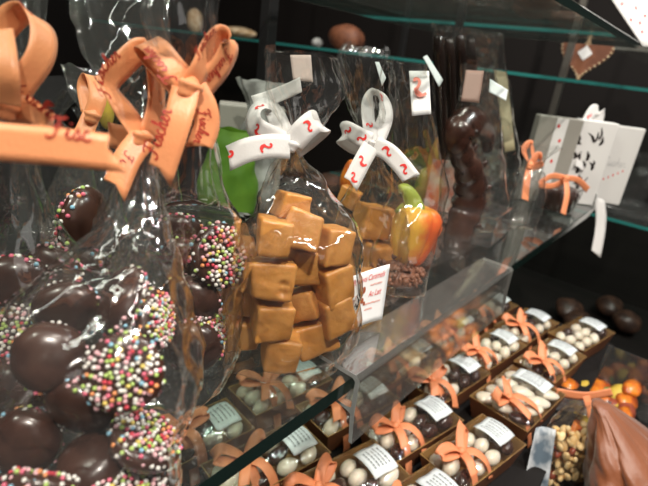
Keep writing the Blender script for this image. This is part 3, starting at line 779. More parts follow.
# orange and green fruit bag dimly seen behind marzipan
o = None
def blob(name, p, r0, sc, mat, label, cat, seed=0, group=None, sub=3, amp=.15):
    bm = bmesh.new(); ico(bm, (0, 0, 0), r0, sub, sc=sc)
    for v in bm.verts: v.co *= 1 + amp * noise.noise(v.co * (1.2 / r0) + V((seed, 0, 0)))
    o = link(name, bm, mat, None, True, p); tag(o, label, cat, group); return o
def ground(p, z): return V((p.x, p.y, z))
q = PY(436, 160, .15)
blob('marzipan_fruit', q, .02, (.5, .5, 1.5), pbr('dull_orange', (.45, .20, .05), .5), 'dull orange marzipan figure dimly seen behind the first fruit', 'marzipan fruit', 3)
blob('marzipan_fruit', PY(424, 190, .16), .022, (.6, .6, 1.5), pbr('olive_green', (.14, .18, .03), .5), 'olive green marzipan figure behind the orange-red fruit', 'marzipan fruit', 5)
blob('marzipan_fruit', PY(350, 182, .13), .013, (.7, .7, 1.6), peel, 'orange marzipan figure glimpsed left of the second caramel bag', 'marzipan fruit', 6)
# bottom strip: brown wrapped sweets between bags on the shelf far side
# ================================================================== items at the back of the shelf (left)
pg = PZ(222, 205, 0)
def pouch(name, p, w, d, h, mat, label, cat, ang=-50, neck=.35, seed=0, top=1.2, crumple=.002, nsq=2.8):
    e = empty(name); tag(e, label, cat)
    x, y, z = p
    cello_bag('pouch_body', [(x, y, z + .0006, w, d, ang, nsq), (x, y, z + h * .3, w * 1.05, d * 1.05, ang, nsq), (x, y, z + h * .62, w * .85, d * .8, ang, 2.2), (x, y, z + h * .76, w * neck, d * neck, ang, 2), (x, y, z + h, w * top, d * .4, ang, 2)], e, seed=seed, n=48, m=24, mat=mat, crumple=crumple)
    return e
e = pouch('gift_pouch', (.135, .27, 0), .030, .022, .085, greenbag, 'bright green gift pouch standing at the back of the shelf', 'gift pouch', seed=11, neck=.75, top=.95)
whitewrap = pbr('white_wrap', (.42, .43, .41), .6, col2=(.15, .15, .14), nscale=40)
bq = PY(215, 125, .31)
bx = box('gift_box', (.20, .31, .052), (.075, .03, .103), greybox, bw=.002, rot=(0, 0, math.radians(-40))); tag(bx, 'grey-white box behind the green pouch', 'gift box')
e = pouch('gift_pouch', (.165, .262, 0), .020, .012, .135, whitewrap, 'white patterned pouch with gathered top right of the green pouch', 'gift pouch', seed=13, neck=.5)
# dim wrapped packs filling the back row on the left
for k, (u, v, y, h, w, m, lab) in enumerate([
    (105, 175, .30, .10, .022, film, 'clear bag with a yellow figure at the back of the shelf'),
    (52, 170, .28, .13, .030, cello, 'empty-looking clear bag behind the left ribbon loop'),
    (148, 190, .22, .12, .024, cello, 'clear bag crown between the orange bows')]):
    p = PZ(u, v + 60, 0); p = PY(u, v, y); e = pouch('cellophane_bag', (p.x, y, 0), w, w * .7, h, m, lab, 'sweet bag', seed=20 + k)
p = PY(105, 108, .30); blob('sugar_figure', (p.x, p.y, p.z), .012, (.6, .6, 1.5), yellow_m, 'olive yellow sugar figure at the back left', 'sugar figure', 2)

# ================================================================== far group at the end of the shelf
def far_box(u0, u1, v0, v1, y, th, mat, label, name='gift_box', cat='gift box', ang=-50):
    """upright box given by its face corners, standing where its distance says"""
    a = PD(u0, v1, y); b = PD(u1, v1, y); c = PD(u0, v0, y)
    w = (b - a).length; h = abs(c.z - a.z)
    o = box(name, ((a.x + b.x) / 2, (a.y + b.y) / 2, .0008 + h / 2), (w, th, h), mat, bw=.0015, rot=(0, 0, math.radians(ang)))
    tag(o, label, cat); return o
# positions on the glass near x .5 - .64
def std(name, u, vb, w, th, h, mat, label, cat, ang=-50, lean=0):
    p = PZ(u, vb, 0.0006)
    o = box(name, (0, 0, 0), (w, th, h), mat, bw=.0015)
    o.rotation_euler = (lean, 0, math.radians(ang)); o.location = (p.x, p.y, .0008 + h / 2 + abs(math.sin(lean)) * th / 2)
    tag(o, label, cat); return o
lt = pbr('light_grey_box', (.50, .49, .46), .5)
wt = pbr('white_box', (.72, .71, .69), .5)
tb = std('gift_box', 536, 200, .064, .018, .124, greybox, 'taupe gift box with a white band, leftmost of the far pale boxes', 'gift box')
bd = box('white_band', (.001, -.0094, 0), (.017, .0008, .122), wt, tb)
bm = bmesh.new()
for q_ in [(-.004, .05), (.003, .03), (.006, -.02), (-.003, -.04), (.0, .0)]:
    vs = [bm.verts.new((q_[0] + .0022 * math.cos(a * PI / 3), -.0006, q_[1] + .003 * math.sin(a * PI / 3))) for a in range(6)]; bm.faces.new(vs)
link('red_marks', bm, red, bd, False)
wb = std('gift_box', 572, 202, .056, .018, .124, wt, 'white gift box with black stripe pattern and a red-marked bow', 'gift box')
# black zebra-like pattern on its face
bm = bmesh.new(); rr = random.Random(3)
for k in range(26):
    x = rr.uniform(-.026, .010); z = rr.uniform(-.045, .038); a = rr.uniform(-.9, .9) + 1.2; L = rr.uniform(.008, .018); w = rr.uniform(.001, .0022)
    pts = [(x + math.cos(a + .5 * t) * L * t, z + math.sin(a + .5 * t) * L * t) for t in (0, .5, 1)]
    vs = []
    for i, (px_, pz_) in enumerate(pts):
        ww = w * (1, 1.2, .3)[i]; vs.append((bm.verts.new((max(-.028, min(.028, px_ - ww)), -.0094, pz_)), bm.verts.new((max(-.028, min(.028, px_ + ww)), -.0094, pz_ + ww * .3))))
    for A, B in zip(vs, vs[1:]): bm.faces.new((A[0], A[1], B[1], B[0]))
s_ = link('stripe_pattern', bm, choc_black, wb, False); s_['label'] = 'irregular black brush stripes'
# white open card box at the end
wc = std('gift_box', 599, 202, .058, .012, .120, pbr('pearl_card', (.66, .65, .63), .5), 'plain white upright box at the very end of the glass shelf', 'gift box', ang=-56)
bm = bmesh.new(); rr = random.Random(5)
for k in range(7):
    x = -.020 + k * .006; z = -.030 + k * .004
    vs = [bm.verts.new((x + .0012 * math.cos(a * PI / 3), -.0064, z + .0018 * math.sin(a * PI / 3))) for a in range(6)]; bm.faces.new(vs)
s_ = link('red_dots', bm, red, wc, False); s_['label'] = 'row of small red marks'
bm = bmesh.new()
sp = Strip([(-.022, -.0064, .010, 0, 0, 1), (0, -.0064, .013, 0, 0, 1), (.022, -.0064, .016, 0, 0, 1)], .01, 10)
for st_ in FISCHER: 
    q = cr(st_, 8) if len(st_) > 2 else st_
    vs = [(bm.verts.new((-.018 + x * .0055, -.0064, y * .006 - .0004)), bm.verts.new((-.018 + x * .0055, -.0064, y * .006 + .0004))) for x, y in q]
    for A, B in zip(vs, vs[1:]): bm.faces.new((A[0], A[1], B[1], B[0]))
s_ = link('script_print', bm, greyprint, wc, False)
# red-marked white bow on the striped box + hanging tail
Td = depth(PZ(572, 202, 0)) - .035
def marksF(s, bm):
    horse(bm, s[0], .012, 0, .004, 1); horse(bm, s[0], .04, 0, .004, 1); horse(bm, s[1], .012, 0, .004, 1); horse(bm, s[2], .01, 0, .004, 1)
fb = bow('white_bow', [
    ([(584, 142, Td, .8, .4, .3), (586, 124, Td, .9, .2, .3), (594, 110, Td + .004, .8, .6, .3), (600, 116, Td + .01, .8, .6, .3), (588, 140, Td + .005, .8, .4, .3)], 0),
    ([(584, 142, Td, .3, 1, .3), (574, 134, Td, .1, 1, .3), (566, 138, Td + .006, .1, 1, .3), (580, 146, Td + .006, .1, 1, .3)], 0),
    ([(584, 144, Td, .9, .2, .3), (582, 156, Td, .9, .2, .3), (579, 168, Td, .9, .3, .3)], .4),
], .017, whiteribbon, None, marksF, red, (584, 143, Td - .002), .006)
tag(fb, 'white bow with red marks on the striped gift box', 'bow')
Td = depth(PZ(600, 203, 0)) - .02
tl = bow('white_ribbon_tail', [([(583, 196, Td + .02, 0, 1, .1), (597, 197, Td, .6, .8, .1), (601, 212, Td - .002, 1, .1, .1), (600, 232, Td - .002, 1, 0, .1), (596, 254, Td - .004, 1, .1, .1)], .5)], .017, whiteribbon, None)
tag(tl, 'plain white ribbon tail hanging over the shelf end', 'ribbon')
# chocolate tub with orange ribbon
p = PZ(562, 211, 0) + V((0, .012, 0))
tub = empty('chocolate_tub', (p.x, p.y, .0006)); tag(tub, 'small clear round tub of dark chocolate with orange ribbon', 'tub of chocolate')
bm = bmesh.new(); lathe(bm, [(0, 0), (.026, 0), (.031, .034), (.0325, .034), (.0335, .037), (.031, .037)], 32); link('clear_tub', bm, clearbox, tub)
bm = bmesh.new(); lathe(bm, [(0, .001), (.0245, .001), (.029, .028), (.020, .033), (0, .035)], 24, wob=lambda a, z: 1 + .04 * math.sin(6 * a)); link('chocolate_filling', bm, choc, tub)
Td = depth(p) - .052
ob = bow('orange_bow', [
    ([(566, 178, Td, .3, 1, .3), (552, 176, Td, .1, 1, .4), (540, 184, Td, .2, 1, .4), (552, 186, Td + .004, .1, 1, .4), (566, 180, Td + .004, .3, 1, .4)], 0),
    ([(566, 178, Td, .3, 1, .3), (578, 180, Td, .1, 1, .4), (588, 190, Td, .2, 1, .4)], .4),
    ([(566, 180, Td - .004, 1, .1, .2), (567, 195, Td - .01, 1, .1, .2), (563, 214, Td - .012, 1, .2, .2)], .3),
], .008, orange_dim, tub, None, None, (566, 179, Td - .002), .005)
ob.parent = None; ob.parent = tub; ob.matrix_parent_inverse = Matrix.Translation(-V(tub.location))
# bag with orange bow, left of it
p = PZ(528, 228, 0)
pb = pouch('cellophane_bag', (p.x, .045, 0), .022, .018, .10, cello, 'clear bag with a small orange bow before the taupe box', 'sweet bag', seed=31)
Td = depth(V((p.x, .045, .08)))
ob = bow('orange_bow', [
    ([(530, 165, Td, .4, .9, .3), (524, 150, Td, .9, .3, .4), (531, 144, Td + .003, .6, .6, .4), (534, 160, Td + .003, .6, .6, .4)], 0),
    ([(530, 165, Td, .4, .9, .3), (538, 155, Td, .3, .9, .4), (541, 163, Td, .3, .9, .4), (532, 168, Td + .004, .3, .9, .4)], 0),
    ([(530, 167, Td - .003, 1, .2, .2), (527, 180, Td - .004, 1, .2, .2), (525, 200, Td - .004, 1, .2, .2)], .3),
], .009, orange_dim, pb, None, None, (530, 166, Td - .003), .005)
# clear low box by the rail end
p = PZ(505, 245, 0)
o = box('clear_box', (p.x, .06, .0165), (.07, .05, .032), clearbox, bw=.002, rot=(0, 0, .1)); tag(o, 'low clear plastic box beyond the end of the price rail', 'plastic box')
p = PZ(527, 235, 0)
cards = box('greeting_card', (.36, .125, .034), (.05, .002, .065), pbr('flower_card', (.5, .45, .40), .6, col2=(.55, .12, .05), nscale=50), rot=(0, 0, math.radians(-40))); tag(cards, 'pale card with red blotches behind the low clear box', 'card')

# ================================================================== things on the upper glass shelf
zt = .2335
def on_upper(u, v, x=None): 
    return PZ(u, v, zt + .012)
for k, (x, y, s, m, lab) in enumerate([
    (.30, .05, .020, ginger, 'brown gingerbread piece on the upper shelf, nearest the corner'),
    (.36, .07, .022, choc_mid, 'milk chocolate lump on the upper shelf, second from the corner'),
    (.43, .10, .022, ginger, 'gingerbread lump on the upper shelf, middle of the row'),
    (.50, .08, .020, choc_mid, 'milk chocolate lump on the upper shelf near its far end'),
    (.24, .12, .022, ginger, 'gingerbread lump on the upper shelf above the caramel bags')]):
    blob('gingerbread', (x, y, zt + s * .45 + .001), s, (1.3, 1, .45), m, lab, 'gingerbread', k)
# white heart-print packet at the top right
p = PD(628, 14, .80)
tag(box('glass_shelf', (.80, -.05, .229), (.26, .20, .008), hazed, bw=.0008), 'upper glass shelf of the next bay under the white packet', 'shelf')
hp_ = empty('gift_packet'); tag(hp_, 'white packet with red marks at the upper right picture corner', 'gift packet')
hs = sheet('packet_front', [PD(585, -40, .76), PD(690, -40, .78), PD(668, 46, .775), PD(643, 46, .765)], wt, hp_, bend=.003)
sheet('packet_back', [PD(585, -40, .775), PD(690, -40, .795), PD(668, 46, .785), PD(643, 46, .775)], wt, hp_, bend=-.004)
bm = bmesh.new()
for (u, v) in [(622, 4), (631, 20), (636, 8), (642, 32), (629, -6), (645, 16), (640, 23)]:
    c = PD(u, v, .750); vs = [bm.verts.new(c + RIGHT * .0022 * math.cos(k * PI / 3) + DOWN * .003 * math.sin(k * PI / 3)) for k in range(6)]; bm.faces.new(vs)
s_ = link('red_marks', bm, red, hp_, False)

# ================================================================== background shop unit (x about 1.0)
glass_slab('glass_shelf', (1.12, 1.0, .177), (.24, 2.6, .008), teal_edge, 'long far glass shelf with teal edge near eye level', 'shelf')
glass_slab('glass_shelf', (1.16, .10, -.095), (.30, 1.0, .008), teal_edge, 'far lower glass shelf with teal edge at the right', 'shelf')
struct(box('wall_far', (1.42, .9, .1), (.04, 3.2, 1.6), dark_wood))
for k, y in enumerate((1.12, .20, .62)):
    struct(box('trim_%d' % (4 + k), (1.012 + .0, y, .1), (.014, .014, 1.3), grey_metal if k == 1 else black_metal, bw=.001))
def far(u, v, s, sc, m, lab, cat, name, x=1.07, z=.182, amp=.15, seed=0):
    p = PX(u, v, x); blob(name, (x, p.y, z + s * sc[2] * .9), s, sc, m, lab, cat, seed, amp=amp)
far(241, 20, .045, (1.3, 1.3, .42), bread, 'pale flat pastry on the far teal shelf, upper left', 'pastry', 'pastry', x=1.08)
far(195, 5, .04, (.8, .8, 1.1), bread, 'round pale loaf at the top left of the far shelf', 'pastry', 'pastry', x=1.08, seed=4)
far(318, 33, .018, (1, 1, .8), whitewrap, 'small crumpled clear packet on the far shelf', 'packet', 'packet', x=1.08, seed=8)
far(348, 28, .055, (.9, 1.1, .75), ginger, 'reddish brown gingerbread mound on the far shelf', 'gingerbread', 'gingerbread', x=1.12, seed=3)
# gingerbread heart with a white tag
bm = bmesh.new()
hs_ = [(16 * math.sin(t) ** 3, 13 * math.cos(t) - 5 * math.cos(2 * t) - 2 * math.cos(3 * t) - math.cos(4 * t)) for t in [2 * PI * k / 48 for k in range(48)]]
q = PX(584, 60, 1.10); sc_ = .0034
A = [bm.verts.new((-.008, x * sc_, z * sc_)) for x, z in hs_]; B = [bm.verts.new((.008, x * sc_, z * sc_)) for x, z in hs_]
bm.faces.new(A); bm.faces.new(B[::-1])
for i in range(48): bm.faces.new((A[i], B[i], B[(i + 1) % 48], A[(i + 1) % 48]))
bmesh.ops.recalc_face_normals(bm, faces=bm.faces)
hrt = link('gingerbread_heart', bm, ginger, None, False, (1.10, q.y, .182 + 16.5 * sc_ + .001)); bevel(hrt, .003, 3)
tag(hrt, 'brown gingerbread heart with white diamond on the far shelf, upper right', 'gingerbread')
bm = bmesh.new(); vs = [bm.verts.new((-.0095, .016 * math.cos(k * PI / 2), .016 * math.sin(k * PI / 2))) for k in range(4)]; bm.faces.new(vs)
link('icing_diamond', bm, paper, hrt, False)
bm = bmesh.new()
for k in range(0, 48):
    x, z = hs_[k]; ico(bm, (-.006, x * sc_ * .98, z * sc_ * .98), .0035, 1)
link('icing_border', bm, bread, hrt)
q = PX(628, 210, 1.07)
o = box('clear_box', (1.08, q.y, -.091 + .016), (.06, .10, .03), clearbox, bw=.002); tag(o, 'low shiny clear box on the far lower shelf', 'plastic box')
for k, (u, v, x, w, h, m, lab) in enumerate([
    (640, 175, 1.2, .06, .13, film, 'clear upright packet in the dark on the far lower shelf'),
    (560, 150, 1.25, .07, .11, film, 'clear packet in the dark behind the pale boxes')]):
    p = PX(u, v, x); pouch('packet', (x, p.y, -.0905), w * .5, .02, h, m, lab, 'packet', ang=90, seed=40 + k)
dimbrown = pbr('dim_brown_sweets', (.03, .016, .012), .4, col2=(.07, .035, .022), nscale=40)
struct(box('trim_7', (1.15, -.1, -.42), (.5, .9, .02), dark_wood))
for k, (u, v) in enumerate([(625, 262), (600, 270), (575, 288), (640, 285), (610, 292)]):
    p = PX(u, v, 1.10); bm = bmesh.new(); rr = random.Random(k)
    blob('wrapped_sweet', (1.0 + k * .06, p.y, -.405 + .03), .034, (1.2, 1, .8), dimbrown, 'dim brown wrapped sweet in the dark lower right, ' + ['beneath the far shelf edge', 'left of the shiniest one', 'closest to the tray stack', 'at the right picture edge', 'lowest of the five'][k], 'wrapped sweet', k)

# ================================================================== trays of glazed almonds
ZT = -.1825
struct(box('counter_top', (.14, .135, ZT - .0115), (.90, .45, .02), dark_wood))
bpy.data.objects['counter_top'].name = 'trim_8'
def frustum(bm, L, W, l, w, h, z0=0, th=.0009):
    def ring(a, b, z): return [bm.verts.new((x, y, z)) for x, y in ((-a, -b), (a, -b), (a, b), (-a, b))]
    o0, o1 = ring(l / 2, w / 2, z0), ring(L / 2, W / 2, z0 + h); i1, i0 = ring(L / 2 - th, W / 2 - th, z0 + h), ring(l / 2 - th, w / 2 - th, z0 + th)
    for A, B, mi in ((o0, o1, 1), (o1, i1, 0), (i1, i0, 0)):
        for k in range(4): bm.faces.new((A[k], A[(k + 1) % 4], B[(k + 1) % 4], B[k])).material_index = mi
    bm.faces.new(o0[::-1]).material_index = 1; bm.faces.new(i0).material_index = 0
def almond(mat, name):
    bm = bmesh.new(); ico(bm, (0, 0, 0), 1, 3)
    for v in bm.verts:
        t = v.co.x; v.co = V((v.co.x * .0120, v.co.y * .0080 * (1 - .18 * t), v.co.z * .0066 * (1 - .1 * t)))
        v.co *= 1 + .04 * noise.noise(v.co * 150)
    return link(name, bm, mat)
ALM = [almond(whitechoc, 'glazed_almond'), almond(darkalmond, 'glazed_almond')]
firstA = [True, True]
def local_bow(parent, W, x0, seed, mat, top):
    """band across the tray with two loops and two tails"""
    rr = random.Random(seed); bm = bmesh.new()
    w = .0088
    def S_(pts, cut=0, wd=w): s = Strip(pts, wd, 24); s.mesh(bm, cut=cut); return s
    h = W / 2 + .001
    S_([(x0, -h * .85, -.022, 1, 0, 0), (x0, -h, 0, 1, 0, 0), (x0, -h * .6, top * .8, 1, 0, 0), (x0, 0, top, 1, 0, 0), (x0, h * .6, top * .8, 1, 0, 0), (x0, h, 0, 1, 0, 0), (x0, h * .85, -.022, 1, 0, 0)])
    k = rr.uniform(-.004, .004); a = rr.uniform(-.3, .3)
    R_ = Matrix.Rotation(a, 3, 'Z')
    def T_(pts): 
        out = []
        for x, y, z, wx, wy, wz in pts:
            p = R_ @ V((x, y, 0)); q = R_ @ V((wx, wy, 0)); out.append((p.x + x0, p.y, z + top, q.x, q.y, wz))
        return out
    S_(T_([(0, 0, .002, .3, 1, .1), (-.008, .006, .009, .3, .9, .3), (-.019, .010, .014 + k, .2, .8, .6), (-.025, .010, .008, 0, .8, .6), (-.016, .006, .003, .2, .9, .3), (0, 0, .002, .3, 1, .1)]))
    S_(T_([(0, 0, .002, -.3, 1, .1), (.008, .006, .010, -.3, .9, .3), (.018, .010, .013 - k, -.2, .8, .6), (.023, .008, .006, 0, .8, .6), (.014, .004, .003, -.2, .9, .3), (0, 0, .002, -.3, 1, .1)]))
    S_(T_([(0, 0, .002, .9, .3, 0), (.008, -.010, .003, .9, .4, .1), (.012, -W * .42, -.004, .9, .3, .1), (.013, -W * .56, -.018, 1, 0, 0)]), .5)
    S_(T_([(0, 0, .002, .9, -.3, 0), (-.007, -.010, .004, .9, -.4, .1), (-.013, -W * .38, -.001, .9, -.3, .1)]), -.5)
    rb = link('orange_bow', bm, mat, parent); md = rb.modifiers.new('t', 'SOLIDIFY'); md.thickness = .0003; md.offset = 0
    bm = bmesh.new(); ico(bm, (x0, 0, top + .003), .0038, 2, sc=(1, 1, .8)); link('ribbon_knot', bm, mat, rb)
TR = [  # x, y, rot, width, bow local x, description, has bow
    (.087, -.026, -12, .046, -.026, 'tray cut by the lower picture edge, below the price rail', True),
    (.187, -.034, -11, .046, -.026, 'front row tray whose tail hangs over its rim, nearest complete one', True),
    (.303, -.036, -7, .062, -.030, 'widest front row tray with rows of flat white almonds', True),
    (.412, -.040, -8, .048, -.034, 'front row tray just beyond the widest one', True),
    (.522, -.052, -12, .048, -.02, 'farthest tray of the front row with bare brown end', False),
    (.072, .028, -14, .046, -.032, 'tray under the near end of the price rail', True),
    (.172, .024, -11, .046, -.028, 'second row tray left of the tail-hung one', True),
    (.272, .034, -8, .046, -.036, 'second row tray behind the widest one', True),
    (.374, .024, -8, .046, -.040, 'second row tray in the middle distance', True),
    (.478, .012, -8, .048, -.030, 'second row tray near the far end', True),
    (.040, .090, -10, .046, -.022, 'tray seen through the glass under the caramels', True),
    (.150, .086, -10, .046, -.022, 'third row tray behind the near end of the rail', True),
    (.262, .092, -6, .046, -.030, 'third row tray hidden beneath the rail', True),
    (.372, .084, -6, .046, -.030, 'third row tray at the rail end', True),
    (.482, .074, -8, .048, -.036, 'third row tray at the far top of the stack', True),
    (.010, .155, -8, .046, -.010, 'tray under the glass beneath the second chocolate bag', True),
    (.120, .152, -8, .046, -.022, 'fourth row tray under the glass', True),
    (-.060, .060, -12, .046, .020, 'tray under the glass at the lower left', False),
]
TOP = .0285
labm = paper_cool
LIFT = {4: .006, 9: .006}
for k, (x, y, rot, W, bx_, desc, hasbow) in enumerate(TR):
    z = ZT
    e = empty('almond_tray', (x, y, z), (0, 0, math.radians(rot)))
    tag(e, 'gold card tray: ' + desc, 'tray of almonds', 'trays of glazed almonds')
    L = .100; W += .004
    bm = bmesh.new(); frustum(bm, L, W, L - .016, W - .010, .0275, .0004); link('card_tray', bm, [tray_m, tray_out], e, False)
    # film over the top
    bm = bmesh.new(); g = []; nx, ny = 26, 14
    for j in range(ny + 1):
        row = []
        for i in range(nx + 1):
            s, t = i / nx, j / ny; q = V(((s - .5) * L, (t - .5) * W, .0280))
            dome = (math.sin(PI * s) * math.sin(PI * t)) ** .5 * .0085 if 0 < s < 1 and 0 < t < 1 else 0
            q.z += dome + .0010 * noise.noise(V((q.x * 120, q.y * 120, k * 3)))
            row.append(bm.verts.new(q))
        g.append(row)
    for j in range(ny):
        for i in range(nx): bm.faces.new((g[j][i], g[j][i + 1], g[j + 1][i + 1], g[j + 1][i]))
    link('clear_wrap', bm, film, e)
    # sticker near the far end
    bm = bmesh.new(); sx, sw, sl = L / 2 - .021, W * .60, .026
    g = []
    for j in range(9):
        row = []
        for i in range(7):
            t = j / 8 - .5; q = V((sx + (i / 6 - .5) * sl, t * sw, .0362 + .0014 - .009 * (t * 1.15) ** 2 + .0006 * math.sin(i * 1.3 + k)))
            row.append(bm.verts.new(q))
        g.append(row)
    for j in range(8):
        for i in range(6): bm.faces.new((g[j][i], g[j][i + 1], g[j + 1][i + 1], g[j + 1][i]))
    st_ = link('price_sticker', bm, labm, e); md = st_.modifiers.new('t', 'SOLIDIFY'); md.thickness = .0002; st_['label'] = 'white sticker with faint grey print'
    bm = bmesh.new(); rr = random.Random(k)
    for ln in range(5):
        xx = sx - .008 + ln * .004
        yy = -.3
        while yy < .28:
            wd = rr.uniform(.04, .12); 
            qs = []
            for dx, t in ((0, yy), (.0011, yy), (.0011, yy + wd * .7), (0, yy + wd * .7)):
                qs.append(bm.verts.new((xx + dx, t * sw, .0362 + .0021 - .009 * (t * 1.15) ** 2 + .0006 * math.sin((xx + dx - sx + sl / 2) / sl * 6 * 1.3 + k))))
            bm.faces.new(qs); yy += wd
    link('fine_print', bm, greyprint, st_, False)
    if hasbow: local_bow(e, W, bx_, k, orange_dim, .0368)
    # almonds
    cols = 4; rows = 3
    rr = random.Random(100 + k); M = Matrix.Translation((x, y, z)) @ Matrix.Rotation(math.radians(rot), 4, 'Z')
    short = desc
    for i in range(cols if W < .060 else 4):
        for j in range(rows):
            if W < .060:
                lx = -L / 2 + .0145 + i * (L - .029) / (cols - 1); ly = (j - (rows - 1) / 2) * .0132
                ang = rr.uniform(-5, 30); tilt = rr.uniform(-25, 25)
                lx += rr.uniform(-.001, .001); kind = (0 if rr.random() < .64 else 1)
                zz = .0235 + (.0020 if j == 1 else 0) + rr.uniform(-.001, .001)
            else:
                lx = -L / 2 + .0175 + i * .0212 + rr.uniform(-.0008, .0008); ly = (j - 1) * .0190
                ang = -45 + rr.uniform(-8, 8); tilt = rr.uniform(-10, 10); kind = 0 if (i + j) % 6 else 1
                zz = .0262 + (.0015 if j == 1 else 0)
            a = ALM[kind]
            if firstA[kind]: firstA[kind] = False; o = a
            else: o = a.copy(); COL.objects.link(o)
            sc_ = (1.14, 1.04, .8) if W > .060 else (rr.uniform(.86, .94), .80, 1.05)
            R_ = Euler((math.radians(tilt), math.radians(rr.uniform(-15, 15)), math.radians(ang + rot)))
            o.location = M @ V((lx, ly, zz)); o.rotation_euler = R_; o.scale = sc_
            tag(o, ('%s-glazed almond in the %s' % (('white', 'dark')[kind], short)), 'almond', ('%s almonds: ' % (('white', 'dark')[kind])) + short)

# ================================================================== front bin with fruit bags and satin bag
zb = -.218
struct(box('trim_9', (.26, -.19, zb - .008), (.50, .20, .014), dark_wood))
pn = box('bin_divider', (.497, -.178, zb + .036), (.003, .18, .072), clear('divider_acrylic', (.85, .87, .86), rough=.03, gain=1.3, haze=.03)); tag(pn, 'thin clear acrylic divider at the far end of the front bin', 'divider')
# satin bag
def satin_bag():
    e = empty('satin_bag'); tag(e, 'brown satin bag with soft folds at the lower right picture corner', 'satin bag')
    bm = bmesh.new(); n, m = 120, 60
    c = PZ(664, 505, -.19); rows = []
    top = PD(600, 404, .47)
    for k in range(m + 1):
        t = k / m; row = []
        cx_ = V((c.x, c.y, 0)).lerp(V((top.x, top.y, 0)), t ** 1.3)
        z = zb + .001 + (top.z - zb) * t ** .8
        a = .072 * (1 - t ** 1.5) ** .8 + .0055 + (.004 * max(0, (t - .93) / .07))
        for i in range(n):
            an = 2 * PI * i / n
            fold = abs(math.sin(an * 3.5 + .8 * math.sin(t * 4) + 1.2)) ** .7
            f = .84 + .24 * fold * (.35 + .65 * math.sin(PI * min(1, t + .15))) + .10 * noise.noise(V((math.cos(an) * 2.2, math.sin(an) * 2.2, t * 4))) + .03 * noise.noise(V((math.cos(an) * 6, math.sin(an) * 6, t * 10)))
            row.append(bm.verts.new((cx_.x + a * f * math.cos(an), cx_.y + a * .8 * f * math.sin(an), z)))
        rows.append(row)
    for A, B in zip(rows, rows[1:]):
        for i in range(n): bm.faces.new((A[i], A[(i + 1) % n], B[(i + 1) % n], B[i]))
    bm.faces.new(rows[0][::-1]); bm.faces.new(rows[-1])
    link('satin_body', bm, satin, e)
satin_bag()
# nut bag
p = PZ(560, 470, -.22)
nb = empty('nut_bag'); tag(nb, 'clear bag of toasted nuts between the almond trays and the satin bag', 'nut bag')
c = PD(570, 458, .50); c = V((c.x, c.y, 0))
cello_bag('cellophane', [(c.x, c.y, zb + .0006, .036, .022, -40, 2.6), (c.x, c.y, zb + .03, .038, .023, -40, 2.6), (c.x, c.y, zb + .07, .036, .016, -40, 2.4), (c.x, c.y, zb + .10, .030, .003, -40, 2.2)], nb, seed=51, mat=film, n=60, m=30, base=False)
rr = random.Random(9); bm = bmesh.new()
for k in range(150):
    a = rr.uniform(0, 6.28); r0 = math.sqrt(rr.random()); ex, ey = .029 * r0 * math.cos(a), .013 * r0 * math.sin(a)
    an = math.radians(-40); zz = rr.uniform(.006, .066)
    ico(bm, (c.x + math.cos(an) * ex - math.sin(an) * ey, c.y + math.sin(an) * ex + math.cos(an) * ey, zb + zz), .0048, 2, 0 if rr.random() > .1 else 1, sc=(1.3, .8, .6), rot=Euler((rr.uniform(0, 3), rr.uniform(0, 3), 0)))
o = link('toasted_nuts', bm, [nutm, redpeel]); tag(o, 'heap of pale toasted nuts in the clear bag', 'nuts', None, 'stuff')
# candied fruit packs behind
for k, (u, v, d, s, sc, m, lab, nm) in enumerate([
    (548, 416, .56, .017, (1.5, 1, .7), peel, 'bright orange candied piece beside the almond tray end', 'candied_fruit'),
    (600, 386, .62, .018, (1.6, 1, .6), peel, 'orange candied piece nearest the acrylic divider', 'candied_fruit'),
    (606, 401, .60, .014, (1.3, 1, .8), peel, 'orange candied piece at the right of the foil pack', 'candied_fruit'),
    (592, 377, .66, .016, (1.8, .8, .6), redpeel, 'dark red candied strip at the back of the bin', 'candied_fruit'),
    (607, 387, .64, .010, (1.3, 1, .7), greenpeel, 'green candied piece in the fruit pack', 'candied_fruit'),
    (572, 424, .54, .013, (1.7, 1, .6), peel, 'orange peel strip above the nut bag', 'candied_fruit'),
    (545, 428, .55, .010, (1.2, 1, .7), yellow_m, 'yellow candied piece by the tray rim', 'candied_fruit'),
    (568, 385, .63, .014, (1.5, 1, .7), redpeel, 'reddish candied piece behind the foil pack', 'candied_fruit')]):
    q = PZ(u, v, zb + .022); blob(nm, (q.x, q.y, zb + .010 + .004 * (k % 3)), s * .8, (sc[0] * 1.2, sc[1], sc[2]), m, lab, 'candied fruit', k, 'candied fruit pieces in the front bin', amp=.5)
rr = random.Random(77)
for k in range(16):
    u = rr.uniform(552, 632); v = 378 + (u - 552) * .16 + rr.uniform(-2, 34); q = PZ(u, v, zb + .03)
    m, nm_ = rr.choice([(peel, 'orange'), (redpeel, 'dark red'), (choc_mid, 'brown'), (yellow_m, 'yellow'), (peel, 'orange')])
    blob('candied_fruit', (q.x, q.y, zb + .022 + .004 * (k % 4)), rr.uniform(.009, .014), (1.6, .9, .6), m, 'small %s candied piece in the jumbled heap of the front bin' % nm_, 'candied fruit', k, 'small %s candied pieces in the front bin' % nm_, amp=.5, sub=2)
fp = sheet('foil_pack', sq_px([(556, 394), (612, 402), (600, 420), (550, 410)], .56), clear('foil_film', (.6, .62, .64), rough=.2, gain=2, base=.25, haze=.15, bump=.8, bscale=90), None, nx=14, ny=8, bend=.008)
tag(fp, 'shiny crinkled clear wrapper over the candied fruit', 'wrapper')
